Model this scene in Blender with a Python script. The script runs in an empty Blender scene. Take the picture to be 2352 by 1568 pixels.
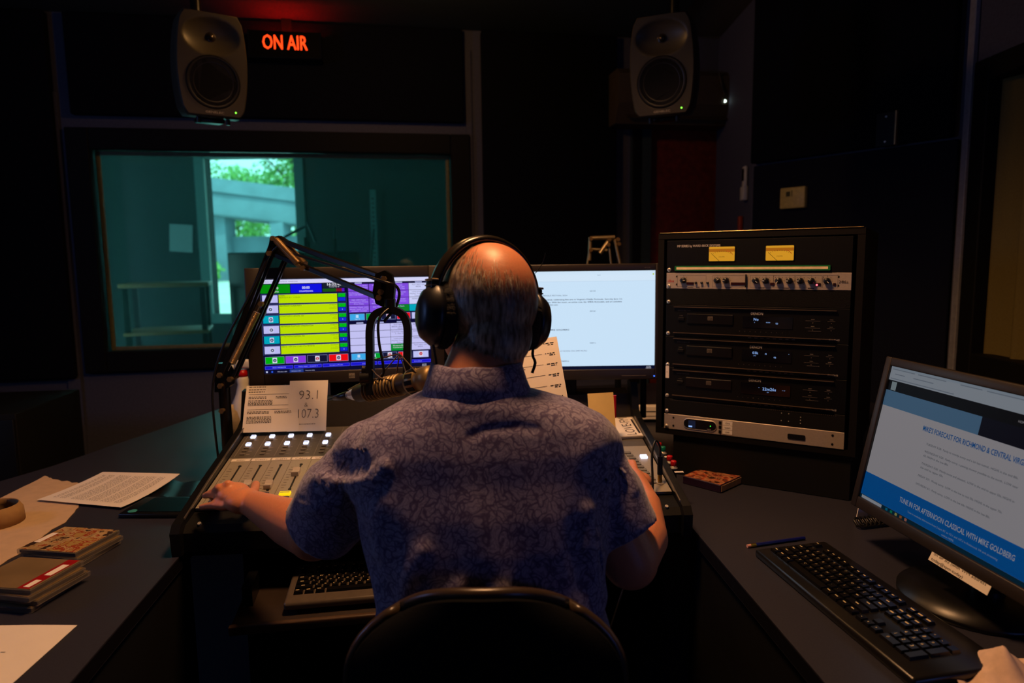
import bpy, bmesh, math, random
from mathutils import Vector, Matrix, noise
SC = bpy.context.scene
COL = SC.collection
rnd = random.Random(7)
PI = math.pi
# ------------------------------------------------------------------ camera, world, light, exposure
F = 1568.0; PIT = math.radians(6.8); ROLL = math.radians(0.75); CAM = Vector((0, 0, 1.35))
_f = Vector((0, math.cos(PIT), -math.sin(PIT))); _r0 = Vector((1, 0, 0)); _u0 = _r0.cross(_f)
_r = _r0 * math.cos(ROLL) - _u0 * math.sin(ROLL); _u = _u0 * math.cos(ROLL) + _r0 * math.sin(ROLL)
cd = bpy.data.cameras.new('camera'); cam = bpy.data.objects.new('camera', cd); COL.objects.link(cam)
cd.sensor_width = 36; cd.lens = 24; cd.clip_start = 0.02
cam.matrix_world = Matrix(((_r.x, _u.x, -_f.x, CAM.x), (_r.y, _u.y, -_f.y, CAM.y), (_r.z, _u.z, -_f.z, CAM.z), (0, 0, 0, 1)))
cd.dof.use_dof = True; cd.dof.focus_distance = 1.45; cd.dof.aperture_fstop = 3.2
SC.camera = cam
vs = SC.view_settings; vs.view_transform = 'Standard'; vs.look = 'None'; vs.gamma = 1; vs.exposure = 0.0; vs.use_curve_mapping = False
SC.cycles.max_bounces = 7; SC.cycles.diffuse_bounces = 3; SC.cycles.glossy_bounces = 3; SC.cycles.transparent_max_bounces = 12
SC.cycles.sample_clamp_indirect = 3.0; SC.cycles.use_denoising = True
W = bpy.data.worlds.new('world'); SC.world = W; W.use_nodes = True
W.node_tree.nodes['Background'].inputs[0].default_value = (0.72, 0.93, 1.0, 1); W.node_tree.nodes['Background'].inputs[1].default_value = 3.0

def lamp(name, kind, loc, power, col, **kw):
    d = bpy.data.lights.new(name, kind); d.energy = power; d.color = col
    o = bpy.data.objects.new(name, d); COL.objects.link(o); o.location = loc
    tgt = kw.pop('target', None)
    for k, v in kw.items(): setattr(d, k, v)
    if tgt is not None:
        o.rotation_euler = (Vector(tgt) - Vector(loc)).to_track_quat('-Z', 'Y').to_euler()
    return o
lamp('sun_light', 'SUN', (0, -10, 20), 3.0, (1, .96, .85), target=(-4, 3, 0), angle=.02)
lamp('studio_lamp', 'SPOT', (-.08, 1.38, 2.50), 98.0, (1, .50, .21), target=(-.10, 1.42, 0), shadow_soft_size=.15, spot_size=math.radians(150), spot_blend=.8)
lamp('ceiling_bounce_lamp', 'POINT', (-.50, 2.60, 2.42), 8.0, (1, .50, .16), shadow_soft_size=.06)
lamp('side_blue_fill', 'AREA', (-2.7, 1.1, 1.7), 4.5, (.25, .42, 1), target=(0, 1.8, 1.6), size=.35)  # added blue area fill just inside the windowless left wall
lamp('rear_blue_fill', 'AREA', (1.6, -1.0, 1.2), 1.9, (.16, .28, 1), target=(.1, 1.2, .9), size=.5)  # added dim blue fill behind the camera at right, no window there
lamp('far_room_daylight', 'AREA', (-2.4, 6.45, 1.6), 1.8, (.45, .95, 1), target=(-1.6, 3, 1.2), size=1.3)

# ------------------------------------------------------------------ helpers
def P(x, y, d):
    return CAM + d * (_f + _r * ((x - 1176) / F) - _u * ((y - 784) / F))
def Zp(x, y, z):
    v = _f + _r * ((x - 1176) / F) - _u * ((y - 784) / F)
    return CAM + v * ((z - CAM.z) / v.z)
def frame(o, R, U):
    R = Vector(R).normalized(); U = Vector(U); U = (U - R * U.dot(R)).normalized(); N = R.cross(U); o = Vector(o)
    return Matrix(((R.x, U.x, N.x, o.x), (R.y, U.y, N.y, o.y), (R.z, U.z, N.z, o.z), (0, 0, 0, 1)))
def TR(x=0, y=0, z=0): return Matrix.Translation((x, y, z))
def RX(a): return Matrix.Rotation(math.radians(a), 4, 'X')
def RY(a): return Matrix.Rotation(math.radians(a), 4, 'Y')
def RZ(a): return Matrix.Rotation(math.radians(a), 4, 'Z')
def lin(c):
    return tuple(((v / 255) / 12.92 if v / 255 <= .04045 else ((v / 255 + .055) / 1.055) ** 2.4) for v in c) + (1,)
MATS = {}
def mat(n, rgb, r=.5, m=0.0, e=0.0, ec=None, bump=0.0, scale=60.0, var=.12, alpha=None, trans=0, spec=.5, sss=0, light=False):
    if n in MATS: return MATS[n]
    k = bpy.data.materials.new(n); k.use_nodes = True; nt = k.node_tree; b = nt.nodes['Principled BSDF']; MATS[n] = k
    c = lin(rgb); b.inputs['Roughness'].default_value = r; b.inputs['Metallic'].default_value = m
    b.inputs['Specular IOR Level'].default_value = spec
    tc = nt.nodes.new('ShaderNodeTexCoord'); nz = nt.nodes.new('ShaderNodeTexNoise'); nz.inputs['Scale'].default_value = scale; nz.inputs['Detail'].default_value = 4
    nt.links.new(tc.outputs['Object'], nz.inputs['Vector'])
    if e:
        ecc = lin(ec or rgb); b.inputs['Emission Color'].default_value = ecc; b.inputs['Emission Strength'].default_value = e
        if not light: k.cycles.emission_sampling = 'NONE'
        b.inputs['Base Color'].default_value = tuple(v * .05 for v in c[:3]) + (1,)
    else:
        cr = nt.nodes.new('ShaderNodeValToRGB'); cr.color_ramp.elements[0].position = .3; cr.color_ramp.elements[1].position = .7
        cr.color_ramp.elements[0].color = tuple(v * (1 - var) for v in c[:3]) + (1,); cr.color_ramp.elements[1].color = tuple(min(1, v * (1 + var)) for v in c[:3]) + (1,)
        nt.links.new(nz.outputs['Fac'], cr.inputs[0]); nt.links.new(cr.outputs[0], b.inputs['Base Color'])
    if bump:
        bp = nt.nodes.new('ShaderNodeBump'); bp.inputs['Strength'].default_value = bump; bp.inputs['Distance'].default_value = .002
        nt.links.new(nz.outputs['Fac'], bp.inputs['Height']); nt.links.new(bp.outputs[0], b.inputs['Normal'])
    if trans: b.inputs['Transmission Weight'].default_value = trans
    if sss: b.inputs['Subsurface Weight'].default_value = sss; b.inputs['Subsurface Scale'].default_value = .01
    if alpha is not None: b.inputs['Alpha'].default_value = alpha
    return k
_fc = bpy.data.curves.new('t', 'FONT'); _fo = bpy.data.objects.new('t', _fc); _tc = {}
def text_geo(s):
    if s not in _tc:
        if not s: _tc[s] = ([], [], 0); return _tc[s]
        thin = s[0] == '~'; bold = s[0] == '^'; _fc.body = s[1:] if thin or bold else s; _fc.offset = -.021 if thin else .014 if bold else 0; _fc.resolution_u = 2
        me = _fo.to_mesh(); v = [tuple(a.co) for a in me.vertices]; f = [tuple(p.vertices) for p in me.polygons]; _fo.to_mesh_clear()
        w = max((a[0] for a in v), default=0); _tc[s] = (v, f, w)
    return _tc[s]
class M:
    def __init__(s): s.v = []; s.f = []; s.m = []; s.s = []; s.T = Matrix()
    def at(s, T): s.T = T; return s
    def add(s, vs, fs, mi=0, sm=False):
        o = len(s.v); T = s.T
        s.v += [tuple(T @ Vector(a)) for a in vs]; s.f += [tuple(i + o for i in f) for f in fs]
        s.m += [mi] * len(fs); s.s += [sm] * len(fs); return s
    def bm(s, b, mi=0, sm=False):
        b.verts.ensure_lookup_table(); b.verts.index_update()
        s.add([v.co[:] for v in b.verts], [[v.index for v in f.verts] for f in b.faces], mi, sm); b.free(); return s
    def box(s, c, d, mi=0, bev=0, R=None, sm=False, seg=2):
        hx, hy, hz = d[0] / 2, d[1] / 2, d[2] / 2
        if bev <= 0:
            vs = [(x, y, z) for x in (-hx, hx) for y in (-hy, hy) for z in (-hz, hz)]
            fs = [(0, 1, 3, 2), (4, 6, 7, 5), (0, 4, 5, 1), (2, 3, 7, 6), (0, 2, 6, 4), (1, 5, 7, 3)]
            X = TR(*c) @ (R or Matrix()); s.add([X @ Vector(a) for a in vs], fs, mi, sm); return s
        b = bmesh.new(); bmesh.ops.create_cube(b, size=1, matrix=Matrix.Diagonal((d[0], d[1], d[2], 1)))
        bmesh.ops.bevel(b, geom=b.edges[:], offset=bev, segments=seg, affect='EDGES', profile=.5)
        b.transform(TR(*c) @ (R or Matrix())); return s.bm(b, mi, True if sm is False and seg > 1 else sm)
    def cyl(s, a, b_, r0, r1=None, n=16, mi=0, cap=True, sm=True):
        a = Vector(a); b_ = Vector(b_); r1 = r0 if r1 is None else r1
        q = (b_ - a).to_track_quat('Z', 'Y'); X = q @ Vector((1, 0, 0)); Y = q @ Vector((0, 1, 0))
        vs = [a + (X * math.cos(t) + Y * math.sin(t)) * r0 for t in [2 * PI * i / n for i in range(n)]] + [b_ + (X * math.cos(t) + Y * math.sin(t)) * r1 for t in [2 * PI * i / n for i in range(n)]]
        s.add(vs, [(i, (i + 1) % n, n + (i + 1) % n, n + i) for i in range(n)], mi, sm)
        if cap: s.add(vs, [tuple(range(n))[::-1], tuple(range(n, 2 * n))], mi, False)
        return s
    def tube(s, pts, r, n=8, mi=0, smooth=0, flat=None):
        pts = [Vector(p) for p in pts]
        if smooth:
            q = []
            for i in range(len(pts) - 1):
                p0 = pts[max(i - 1, 0)]; p1 = pts[i]; p2 = pts[i + 1]; p3 = pts[min(i + 2, len(pts) - 1)]
                for k in range(smooth):
                    t = k / smooth
                    q.append(.5 * ((2 * p1) + (-p0 + p2) * t + (2 * p0 - 5 * p1 + 4 * p2 - p3) * t * t + (-p0 + 3 * p1 - 3 * p2 + p3) * t ** 3))
            q.append(pts[-1]); pts = q
        N = len(pts); rr = r if isinstance(r, (list, tuple)) else None
        up = None; vs = []
        for i, p in enumerate(pts):
            t = (pts[min(i + 1, N - 1)] - pts[max(i - 1, 0)]).normalized()
            if up is None: up = t.orthogonal().normalized()
            up = (up - t * up.dot(t)).normalized(); sd = t.cross(up)
            ra = (rr[0] + (rr[1] - rr[0]) * i / (N - 1)) if rr else r
            for k in range(n):
                a = 2 * PI * k / n; vs.append(p + up * math.cos(a) * ra + sd * math.sin(a) * ra)
        fs = [(i * n + k, i * n + (k + 1) % n, (i + 1) * n + (k + 1) % n, (i + 1) * n + k) for i in range(N - 1) for k in range(n)]
        s.add(vs, fs, mi, True); s.add(vs, [tuple(range(n))[::-1], tuple(range((N - 1) * n, N * n))], mi); return s
    def sph(s, c, r, mi=0, u=20, v=12, R=None):
        if not isinstance(r, (tuple, list)): r = (r, r, r)
        b = bmesh.new(); bmesh.ops.create_uvsphere(b, u_segments=u, v_segments=v, radius=1)
        b.transform(TR(*c) @ (R or Matrix()) @ Matrix.Diagonal((r[0], r[1], r[2], 1))); return s.bm(b, mi, True)
    def lathe(s, prof, n=24, mi=0, X=None, close=False):
        X = X or Matrix(); vs = []; L = len(prof)
        for (r, z) in prof:
            for k in range(n): vs.append(X @ Vector((r * math.cos(2 * PI * k / n), r * math.sin(2 * PI * k / n), z)))
        s.add(vs, [(i * n + k, i * n + (k + 1) % n, (i + 1) * n + (k + 1) % n, (i + 1) * n + k) for i in range(L - 1) for k in range(n)], mi, True)
        if prof[0][0] > 1e-5: s.add(vs, [tuple(range(n))[::-1]], mi)
        if prof[-1][0] > 1e-5: s.add(vs, [tuple(range((L - 1) * n, L * n))], mi)
        return s
    def prism(s, poly, z0, z1, mi=0, X=None, sm=False):
        X = X or Matrix(); n = len(poly)
        a = sum(poly[i][0] * poly[(i + 1) % n][1] - poly[(i + 1) % n][0] * poly[i][1] for i in range(n))
        if a < 0: poly = poly[::-1]
        if z0 > z1: z0, z1 = z1, z0
        vs = [X @ Vector((p[0], p[1], z)) for z in (z0, z1) for p in poly]
        s.add(vs, [(i, (i + 1) % n, n + (i + 1) % n, n + i) for i in range(n)], mi, sm)
        s.add(vs, [tuple(range(n))[::-1], tuple(range(n, 2 * n))], mi); return s
    def rect(s, x0, y0, x1, y1, z=0, mi=0):
        s.add([(x0, y0, z), (x1, y0, z), (x1, y1, z), (x0, y1, z)], [(0, 1, 2, 3)], mi); return s
    def poly(s, pts, z=0, mi=0): s.add([(p[0], p[1], z) for p in pts], [tuple(range(len(pts)))], mi); return s
    def text(s, t, x, y, z, h, mi=0, al='l', sx=1.0, w=None):
        v, f, tw = text_geo(t)
        if not v: return s
        k = h * 1.0; kx = k * sx
        if w: kx = w / max(tw, .01)
        ox = 0 if al == 'l' else (-tw * kx / 2 if al == 'c' else -tw * kx)
        s.add([(x + ox + a[0] * kx, y + a[1] * k, z) for a in v], f, mi); return s
    def grid(s, fn, nu, nv, mi=0, thick=0.0):
        vs = [Vector(fn(i / nu, j / nv)) for j in range(nv + 1) for i in range(nu + 1)]; w = nu + 1
        fs = [(j * w + i, j * w + i + 1, (j + 1) * w + i + 1, (j + 1) * w + i) for j in range(nv) for i in range(nu)]
        s.add(vs, fs, mi, True)
        if thick:
            b = [v - Vector((0, 0, thick)) for v in vs]; s.add(b, [f[::-1] for f in fs], mi, True)
            ed = [i for i in range(w)] + [j * w + nu for j in range(1, nv + 1)] + [nv * w + i for i in range(nu - 1, -1, -1)] + [j * w for j in range(nv - 1, 0, -1)]
            n = len(ed); vv = [vs[e] for e in ed] + [b[e] for e in ed]
            s.add(vv, [(i, n + i, n + (i + 1) % n, (i + 1) % n) for i in range(n)], mi)
        return s
def obj(name, m, mats, parent=None, kind=None, label=None, cat=None, group=None, mw=None):
    me = bpy.data.meshes.new(name); me.from_pydata(m.v, [], m.f); me.update()
    mats = mats if isinstance(mats, (list, tuple)) else [mats]
    for k in mats: me.materials.append(k)
    me.polygons.foreach_set('material_index', m.m); me.polygons.foreach_set('use_smooth', m.s)
    o = bpy.data.objects.new(name, me); COL.objects.link(o)
    if parent: o.parent = parent
    if mw is not None: o.matrix_world = mw
    if kind: o['kind'] = kind
    if label: o['label'] = label
    if cat: o['category'] = cat
    if group: o['group'] = group
    return o
def multi(name, ms, mats, parent, **kw):
    return [obj(name, q, mats, parent, **kw) for q in ms]
def thing(name, label, cat, mw=None, group=None):
    o = bpy.data.objects.new(name, None); COL.objects.link(o); o.empty_display_size = .05
    if mw is not None: o.matrix_world = mw
    o['label'] = label; o['category'] = cat
    if group: o['group'] = group
    return o
def dup(root, mw, label=None):
    r = root.copy(); COL.objects.link(r); r.matrix_world = mw
    if label: r['label'] = label
    for ch in list(root.children):
        c = ch.copy(); COL.objects.link(c); c.parent = r
        for g in ch.children: d = g.copy(); COL.objects.link(d); d.parent = c
    return r
def rrect(x0, y0, x1, y1, r, n=5):
    out = []
    for cx, cy, a0 in ((x1 - r, y1 - r, 0), (x0 + r, y1 - r, 90), (x0 + r, y0 + r, 180), (x1 - r, y0 + r, 270)):
        for k in range(n + 1):
            a = math.radians(a0 + 90 * k / n); out.append((cx + r * math.cos(a), cy + r * math.sin(a)))
    return out

# ------------------------------------------------------------------ materials
wallm = mat('blue_grey_wall_paint', (82, 84, 104), .8, bump=.15, scale=90)
panelm = mat('black_acoustic_fabric', (17, 19, 28), .95, bump=.6, scale=500, spec=.1)
ceilm = mat('ceiling_tile_paint', (105, 92, 75), .9, bump=.3, scale=200)
blackp = mat('black_plastic', (14, 14, 16), .35)
blackm = mat('black_matte', (10, 10, 12), .7, spec=.25)
blackmet = mat('black_painted_metal', (16, 16, 18), .3, m=.3)
chrome = mat('bright_steel', (225, 218, 205), .32, m=.55)
deskm = mat('slate_laminate', (47, 47, 59), .38, bump=.05, scale=300, var=.2)
paperm = mat('white_paper', (238, 230, 220), .8, var=.02, scale=20)
inkm = mat('black_ink', (30, 25, 28), .8)
whitep = mat('white_plastic', (225, 220, 205), .4, var=.03)
# ------------------------------------------------------------------ room shell
WA = math.atan(.177); WD = Vector((math.cos(WA), math.sin(WA), 0)); WN = Vector((WD.y, -WD.x, 0))   # back wall runs along WD, faces WN
WO = Vector((-2.19, 3.5, 0))
def wf(t, z, off=0): return WO + WD * t + Vector((0, 0, z)) + WN * off
WT = 0.16; CH = 2.588
WX0, WX1, WZ0, WZ1 = .06, 1.93, .875, 1.955        # window hole along the wall
WM = frame(WO, WD, (0, 0, 1))                       # local X along, Y up, Z towards the room
DX0, DX1, DZ = 2.98, 3.50, 2.12
obj('floor', M().box((-.5, 2.2, -.05), (6.4, 11, .1)), mat('dark_carpet', (40, 42, 52), .95, bump=.5, scale=400), kind='structure')
m = M()
for i in range(-5, 5):
    for j in range(-4, 8):
        m.box((i * .61 - .83, j * .61 + .1, CH + .02), (.592, .592, .02), bev=.004, seg=1, sm=False)
m.box((-.5, 2.2, CH + .05), (6.4, 11, .06), 1)
obj('ceiling', m, [ceilm, mat('ceiling_grid_paint', (150, 135, 120), .6)], kind='structure')
def slab(m, x0, x1, z0, z1, mi=0): m.box(((x0 + x1) / 2, (z0 + z1) / 2, -WT / 2), (x1 - x0, z1 - z0, WT), mi)
m = M(); slab(m, -.7, WX0, 0, CH + .06); slab(m, WX0, WX1, 0, WZ0); slab(m, WX0, WX1, WZ1, CH + .06); slab(m, WX1, DX0, 0, CH + .06); slab(m, DX0, DX1, DZ, CH + .06); slab(m, DX1, 3.62, 0, CH + .06)
obj('wall_back', m, wallm, kind='structure', mw=WM)
obj('wall_left', M().box((-2.87, 1.1, 1.33), (.12, 5.4, 2.66)), wallm, kind='structure')
obj('wall_front', M().box((-.5, -2.05, 1.33), (6.4, .12, 2.66)), wallm, kind='structure')
# right side: short return beside the door, angled wall, then the wall with the curtained window
A = Vector((1.215, 4.16, 0)); B = Vector((1.2, 3.45, 0)); C2 = Vector((1.755, 2.69, 0))
def wallseg(name, p, q, z0=0, z1=CH + .06, th=.12):
    d = (q - p); L = d.length; X = frame(p, d, (0, 0, 1))
    return obj(name, M().box((L / 2, (z0 + z1) / 2, -th / 2), (L, z1 - z0, th)), wallm, kind='structure', mw=X)
wallseg('wall_return', A, B); wallseg('wall_right_angled', B, C2)
RW0, RW1, RWZ0, RWZ1 = .12, 1.6, .95, 2.0
R1 = Vector((1.755, 2.69, 0)); RM = frame(R1, (0, -1, 0), (0, 0, 1))
m = M()
for x0, x1, z0, z1 in ((0, RW0, 0, CH + .06), (RW0, RW1, 0, RWZ0), (RW0, RW1, RWZ1, CH + .06), (RW1, 4.75, 0, CH + .06)): m.box(((x0 + x1) / 2, (z0 + z1) / 2, -.06), (x1 - x0, z1 - z0, .12))
obj('wall_right', m, wallm, kind='structure', mw=RM)
# right window: black frame with a beige curtain hanging behind it
m = M(); fw = .03
for x0, x1, z0, z1 in ((RW0 - .05, RW0 + fw, RWZ0 - .05, RWZ1 + .05), (RW1 - fw, RW1 + .05, RWZ0 - .05, RWZ1 + .05), (RW0 + fw, RW1 - fw, RWZ1 - fw, RWZ1 + .05), (RW0 + fw, RW1 - fw, RWZ0 - .05, RWZ0 + fw)): m.box(((x0 + x1) / 2, (z0 + z1) / 2, .0), (x1 - x0, z1 - z0, .07), bev=.004, seg=1)
obj('window_2', m, blackm, kind='structure', mw=RM)
m = M()
def cf(u, v):
    x = RW0 - .02 + u * (RW1 - RW0 + .04); return (x, RWZ0 - .03 + v * (RWZ1 - RWZ0 + .06), -.035 + .020 * math.sin(x * 46) + .008 * math.sin(x * 91 + v))
m.grid(cf, 160, 6, 0, .003)
obj('curtain', m, mat('olive_beige_curtain', (120, 108, 62), .9, bump=.3, scale=300), label='olive beige pleated curtain behind the black-framed window at right', cat='curtain', mw=RM)
obj('trim_1', M().box((.02, 1.27, .012), (.035, 2.5, .02), bev=.003, seg=1), mat('pale_trim_paint', (150, 152, 168), .6), kind='structure', mw=RM)
S0 = obj('curtain_backing_panel', M().box((RW0 + .7, 1.5, -.16), (2.0, 1.6, .04)), wallm, kind='structure', mw=RM)  # added panel close behind the curtain, shuts out the bright sky
# sound-lock window frame, double glazing
def ring(m, x0, x1, z0, z1, w, zc, dep, mi=0):
    m.box(((x0 - w + x0) / 2, (z0 + z1) / 2, zc), (w, z1 - z0 + 2 * w, dep), mi, bev=.004, seg=1)
    m.box(((x1 + w + x1) / 2, (z0 + z1) / 2, zc), (w, z1 - z0 + 2 * w, dep), mi, bev=.004, seg=1)
    m.box(((x0 + x1) / 2, z1 + w / 2, zc), (x1 - x0, w, dep), mi, bev=.004, seg=1); m.box(((x0 + x1) / 2, z0 - w / 2, zc), (x1 - x0, w, dep), mi, bev=.004, seg=1)
m = M(); ring(m, WX0 + .035, WX1 - .035, WZ0 + .03, WZ1 - .03, .105, .01, .05); ring(m, WX0 + .022, WX1 - .022, WZ0 + .022, WZ1 - .022, .02, -.08, .14)
wfr = obj('window_1', m, blackm, kind='structure', mw=WM)
m = M(); ring(m, WX0 + .06, WX1 - .06, WZ0 + .05, WZ1 - .05, .02, -.035, .02)
obj('window_bead', m, mat('dull_olive_wood', (120, 120, 85), .6), wfr)
g = bpy.data.materials.new('tinted_studio_glass'); g.use_nodes = True; nt = g.node_tree; nt.nodes.clear()
out = nt.nodes.new('ShaderNodeOutputMaterial'); tr = nt.nodes.new('ShaderNodeBsdfTransparent'); tr.inputs[0].default_value = (.76, .96, .93, 1)
gl = nt.nodes.new('ShaderNodeBsdfGlossy'); gl.inputs['Roughness'].default_value = .01; gl.inputs[0].default_value = (.8, .9, .9, 1)
tl = nt.nodes.new('ShaderNodeBsdfTranslucent'); tl.inputs[0].default_value = (.35, .9, .85, 1)
mx = nt.nodes.new('ShaderNodeMixShader'); mx.inputs[0].default_value = .045; m2 = nt.nodes.new('ShaderNodeMixShader'); fr = nt.nodes.new('ShaderNodeFresnel'); fr.inputs[0].default_value = 1.4
nz = nt.nodes.new('ShaderNodeTexNoise'); nz.inputs['Scale'].default_value = 1.5; mp = nt.nodes.new('ShaderNodeMapRange'); mp.inputs[3].default_value = .03; mp.inputs[4].default_value = .07
nt.links.new(nz.outputs['Fac'], mp.inputs[0]); nt.links.new(mp.outputs[0], mx.inputs[0])
nt.links.new(tr.outputs[0], mx.inputs[1]); nt.links.new(tl.outputs[0], mx.inputs[2]); nt.links.new(fr.outputs[0], m2.inputs[0]); nt.links.new(mx.outputs[0], m2.inputs[1]); nt.links.new(gl.outputs[0], m2.inputs[2]); nt.links.new(m2.outputs[0], out.inputs[0])
for zz in (-.045, -.12):
    obj('glass_pane', M().box(((WX0 + WX1) / 2, (WZ0 + WZ1) / 2, zz), (WX1 - WX0 - .05, WZ1 - WZ0 - .05, .004)), g, wfr, label='tinted glass')
# acoustic panels
def panel(name, x0, x1, z0, z1, X, label, n=1):
    obj(name, M().box(((x0 + x1) / 2, (z0 + z1) / 2, .026), (x1 - x0, z1 - z0, .05), bev=.008), panelm, label=label, cat='acoustic panel', mw=X)
panel('acoustic_panel', -.62, -.05, .78, 2.57, WM, 'tall black fabric acoustic panel left of the studio window')
panel('acoustic_panel', .03, 1.97, 2.09, 2.57, WM, 'wide black fabric acoustic panel over the studio window')
panel('acoustic_panel', 2.07, 2.83, .7, 2.57, WM, 'black fabric acoustic panel between the studio window and door')
AM = frame(B, C2 - B, (0, 0, 1)); AL = (C2 - B).length
panel('acoustic_panel', .02, AL - .04, 1.80, 2.57, AM, 'upper black fabric acoustic panel on the wall behind the equipment rack')
obj('trim_2', M().box((2.0, 1.25, .008), (.03, 2.45, .014)), wallm, kind='structure', mw=WM)
m = M(); m.box((AL / 2, .9, .012), (AL - .04, 1.78, .022), bev=.004, seg=1)
obj('acoustic_panel', m, mat('dark_navy_fabric', (26, 29, 44), .95, bump=.5, scale=450, spec=.1), label='lower dark navy fabric wall panel carrying the cream thermostat', cat='acoustic panel', mw=AM)
# door
dm = mat('red_brown_wood_door', (120, 42, 20), .45, bump=.1, scale=30, var=.3)
d1 = obj('door_1', M().box(((DX0 + DX1) / 2 + .24, DZ / 2, -.03), (.92, DZ - .01, .045)), dm, kind='structure', mw=WM)
m = M(); m.box((DX0 - .02, DZ / 2, .012), (.05, DZ, .03), bev=.003, seg=1); m.box(((DX0 + DX1) / 2, DZ + .02, .012), (DX1 - DX0 + .1, .05, .03), bev=.003, seg=1)
obj('door_frame', m, blackm, d1)
for z in (1.72, 1.1): obj('hinge', M().box((DX0 + .012, z, .004), (.022, .10, .02), bev=.002, seg=1).cyl((DX0 + .004, z - .05, .018), (DX0 + .004, z + .05, .018), .006, n=10), mat('brass', (160, 130, 80), .4, m=1), d1)
obj('door_return_post', M().box((-.07, 1.1, .0), (.06, 2.2, .04)), wallm, d1)
# small wall things
def onwall(o, n): return o
RN = frame(A, B - A, (0, 0, 1)); RL = (B - A).length
X = RN @ TR(RL - .075, 1.70, .001)
t = thing('wall_remote', 'white remote control in a wall holder beside the door', 'remote control', X)
obj('body', M().box((0, .03, .012), (.042, .15, .018), bev=.005), whitep, t); obj('display', M().box((0, .062, .022), (.030, .06, .002)), blackp, t, label='dark display')
obj('holder', M().box((0, -.03, .014), (.052, .07, .026), bev=.004), whitep, t)
X = RN @ TR(RL - .13, 1.50, .001)
obj('wall_indicator', M().box((0, 0, .012), (.03, .12, .022), bev=.006), mat('orange_plastic', (190, 70, 25), .3), label='narrow orange plastic device on the wall below the white remote', cat='wall device', mw=X)
def aw(px, py):   # pixel ray onto the angled wall
    v = _f + _r * ((px - 1176) / F) - _u * ((py - 784) / F); n = Vector((AM[0][2], AM[1][2], AM[2][2])); s = (B - CAM).dot(n) / v.dot(n)
    return AM.inverted() @ (CAM + v * s)
q = aw(1833, 455)
t = thing('thermostat', 'cream square thermostat on the dark wall above the equipment rack', 'thermostat', AM @ TR(q.x, q.y, .022))
cream = mat('cream_plastic', (205, 185, 110), .45)
obj('body', M().box((0, 0, .014), (.125, .096, .028), bev=.004), cream, t)
obj('display', M().box((-.02, .018, .0285), (.02, .022, .002)), mat('dark_lcd', (70, 70, 40), .3), t)
obj('dial_slot', M().box((-.002, .02, .0285), (.003, .028, .001)), inkm, t)
q = aw(2050, 300)
t = thing('wall_plate', 'dark metal wall plate with a bright edge, high on the right wall', 'wall plate', AM @ TR(q.x, q.y, .052))
obj('plate', M().box((0, 0, .003), (.08, .135, .006), bev=.001, seg=1), mat('dark_bronze', (20, 17, 18), .35, m=.6), t)
obj('edge', M().box((.042, 0, .008), (.006, .135, .016), bev=.001, seg=1), mat('brass_edge', (230, 185, 120), .3, m=.6), t)
for y in (-.05, .05): obj('screw', M().cyl((0, y, .006), (0, y, .009), .004, n=10), chrome, t)
# on-air sign
def wallpx(px, py, off):
    v = _f + _r * ((px - 1176) / F) - _u * ((py - 784) / F); n = WN; s = (WO + WN * off - CAM).dot(n) / v.dot(n); return WM.inverted() @ (CAM + v * s)
q = wallpx(654, 97, .15)
sx = q.x; sz = q.y
t = thing('on_air_sign', 'black box sign with glowing red ON AIR letters under the ceiling', 'sign', WM @ TR(sx, sz, .03))
m = M(); m.box((-.172, -.01, .075), (.008, .13, .09)).box((.172, -.01, .075), (.008, .13, .09)).box((0, -.072, .075), (.35, .008, .09)); m.box((0, -.01, .03), (.35, .13, .01))
obj('housing', m, panelm, t)
obj('face', M().box((0, -.010, .117), (.336, .126, .003)), mat('black_acrylic', (4, 2, 2), .6, spec=.1), t)
redl = mat('lit_red_letters', (255, 40, 10), .5, e=2.2, ec=(255, 66, 20), light=True)
obj('lettering', M().text('ON AIR', 0, -.034, .1195, .098, 0, 'c', w=.216).text('ON AIR', .0008, -.0335, .1197, .098, 0, 'c', w=.216).text('ON AIR', -.0008, -.0345, .1196, .098, 0, 'c', w=.216), redl, t)
obj('lamp_tube', M().cyl((-.13, .03, .075), (.13, .03, .075), .008, n=12), mat('red_tube', (255, 30, 10), .5, e=60, ec=(255, 12, 6), light=True), t)
obj('bracket', M().box((0, (CH - sz) / 2, .02), (.05, CH - sz, .012)), blackm, t)
# ------------------------------------------------------------------ far room and outdoors
def S(name, c, d, mt): return obj(name, M().box(c, d), mt, kind='structure')
farm = mat('far_room_wall', (40, 56, 60), .9)
S('wall_far_left', (-4.6, 5.2, 1.3), (.12, 4.2, 2.7), farm); S('wall_far_right', (.75, 5.5, 1.3), (.12, 3.0, 2.7), farm)
fx0, fx1, fz0, fz1 = -2.90, -2.03, .86, 2.35; fy = 6.62
m = M()
for x0, x1, z0, z1 in ((-4.6, fx0, 0, 2.65), (fx0, fx1, 0, fz0), (fx0, fx1, fz1, 2.65), (fx1, .8, 0, 2.65)): m.box(((x0 + x1) / 2, fy + .08, (z0 + z1) / 2), (x1 - x0, .16, z1 - z0))
obj('wall_far', m, farm, kind='structure')
S('floor_far', (-1.9, 7.2, -.04), (5.6, .6, .06), farm); S('ceiling_far', (-1.9, 5.2, 2.62), (5.6, 4.4, .08), farm)
m = M()
FM = frame((0, fy, 0), (1, 0, 0), (0, 0, 1))
ring(m, fx0 + .01, fx1 - .01, fz0 + .01, fz1 - .01, .09, .01, .05)
obj('window_3', m, mat('far_window_frame', (95, 140, 140), .6), kind='structure', mw=FM)
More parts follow.
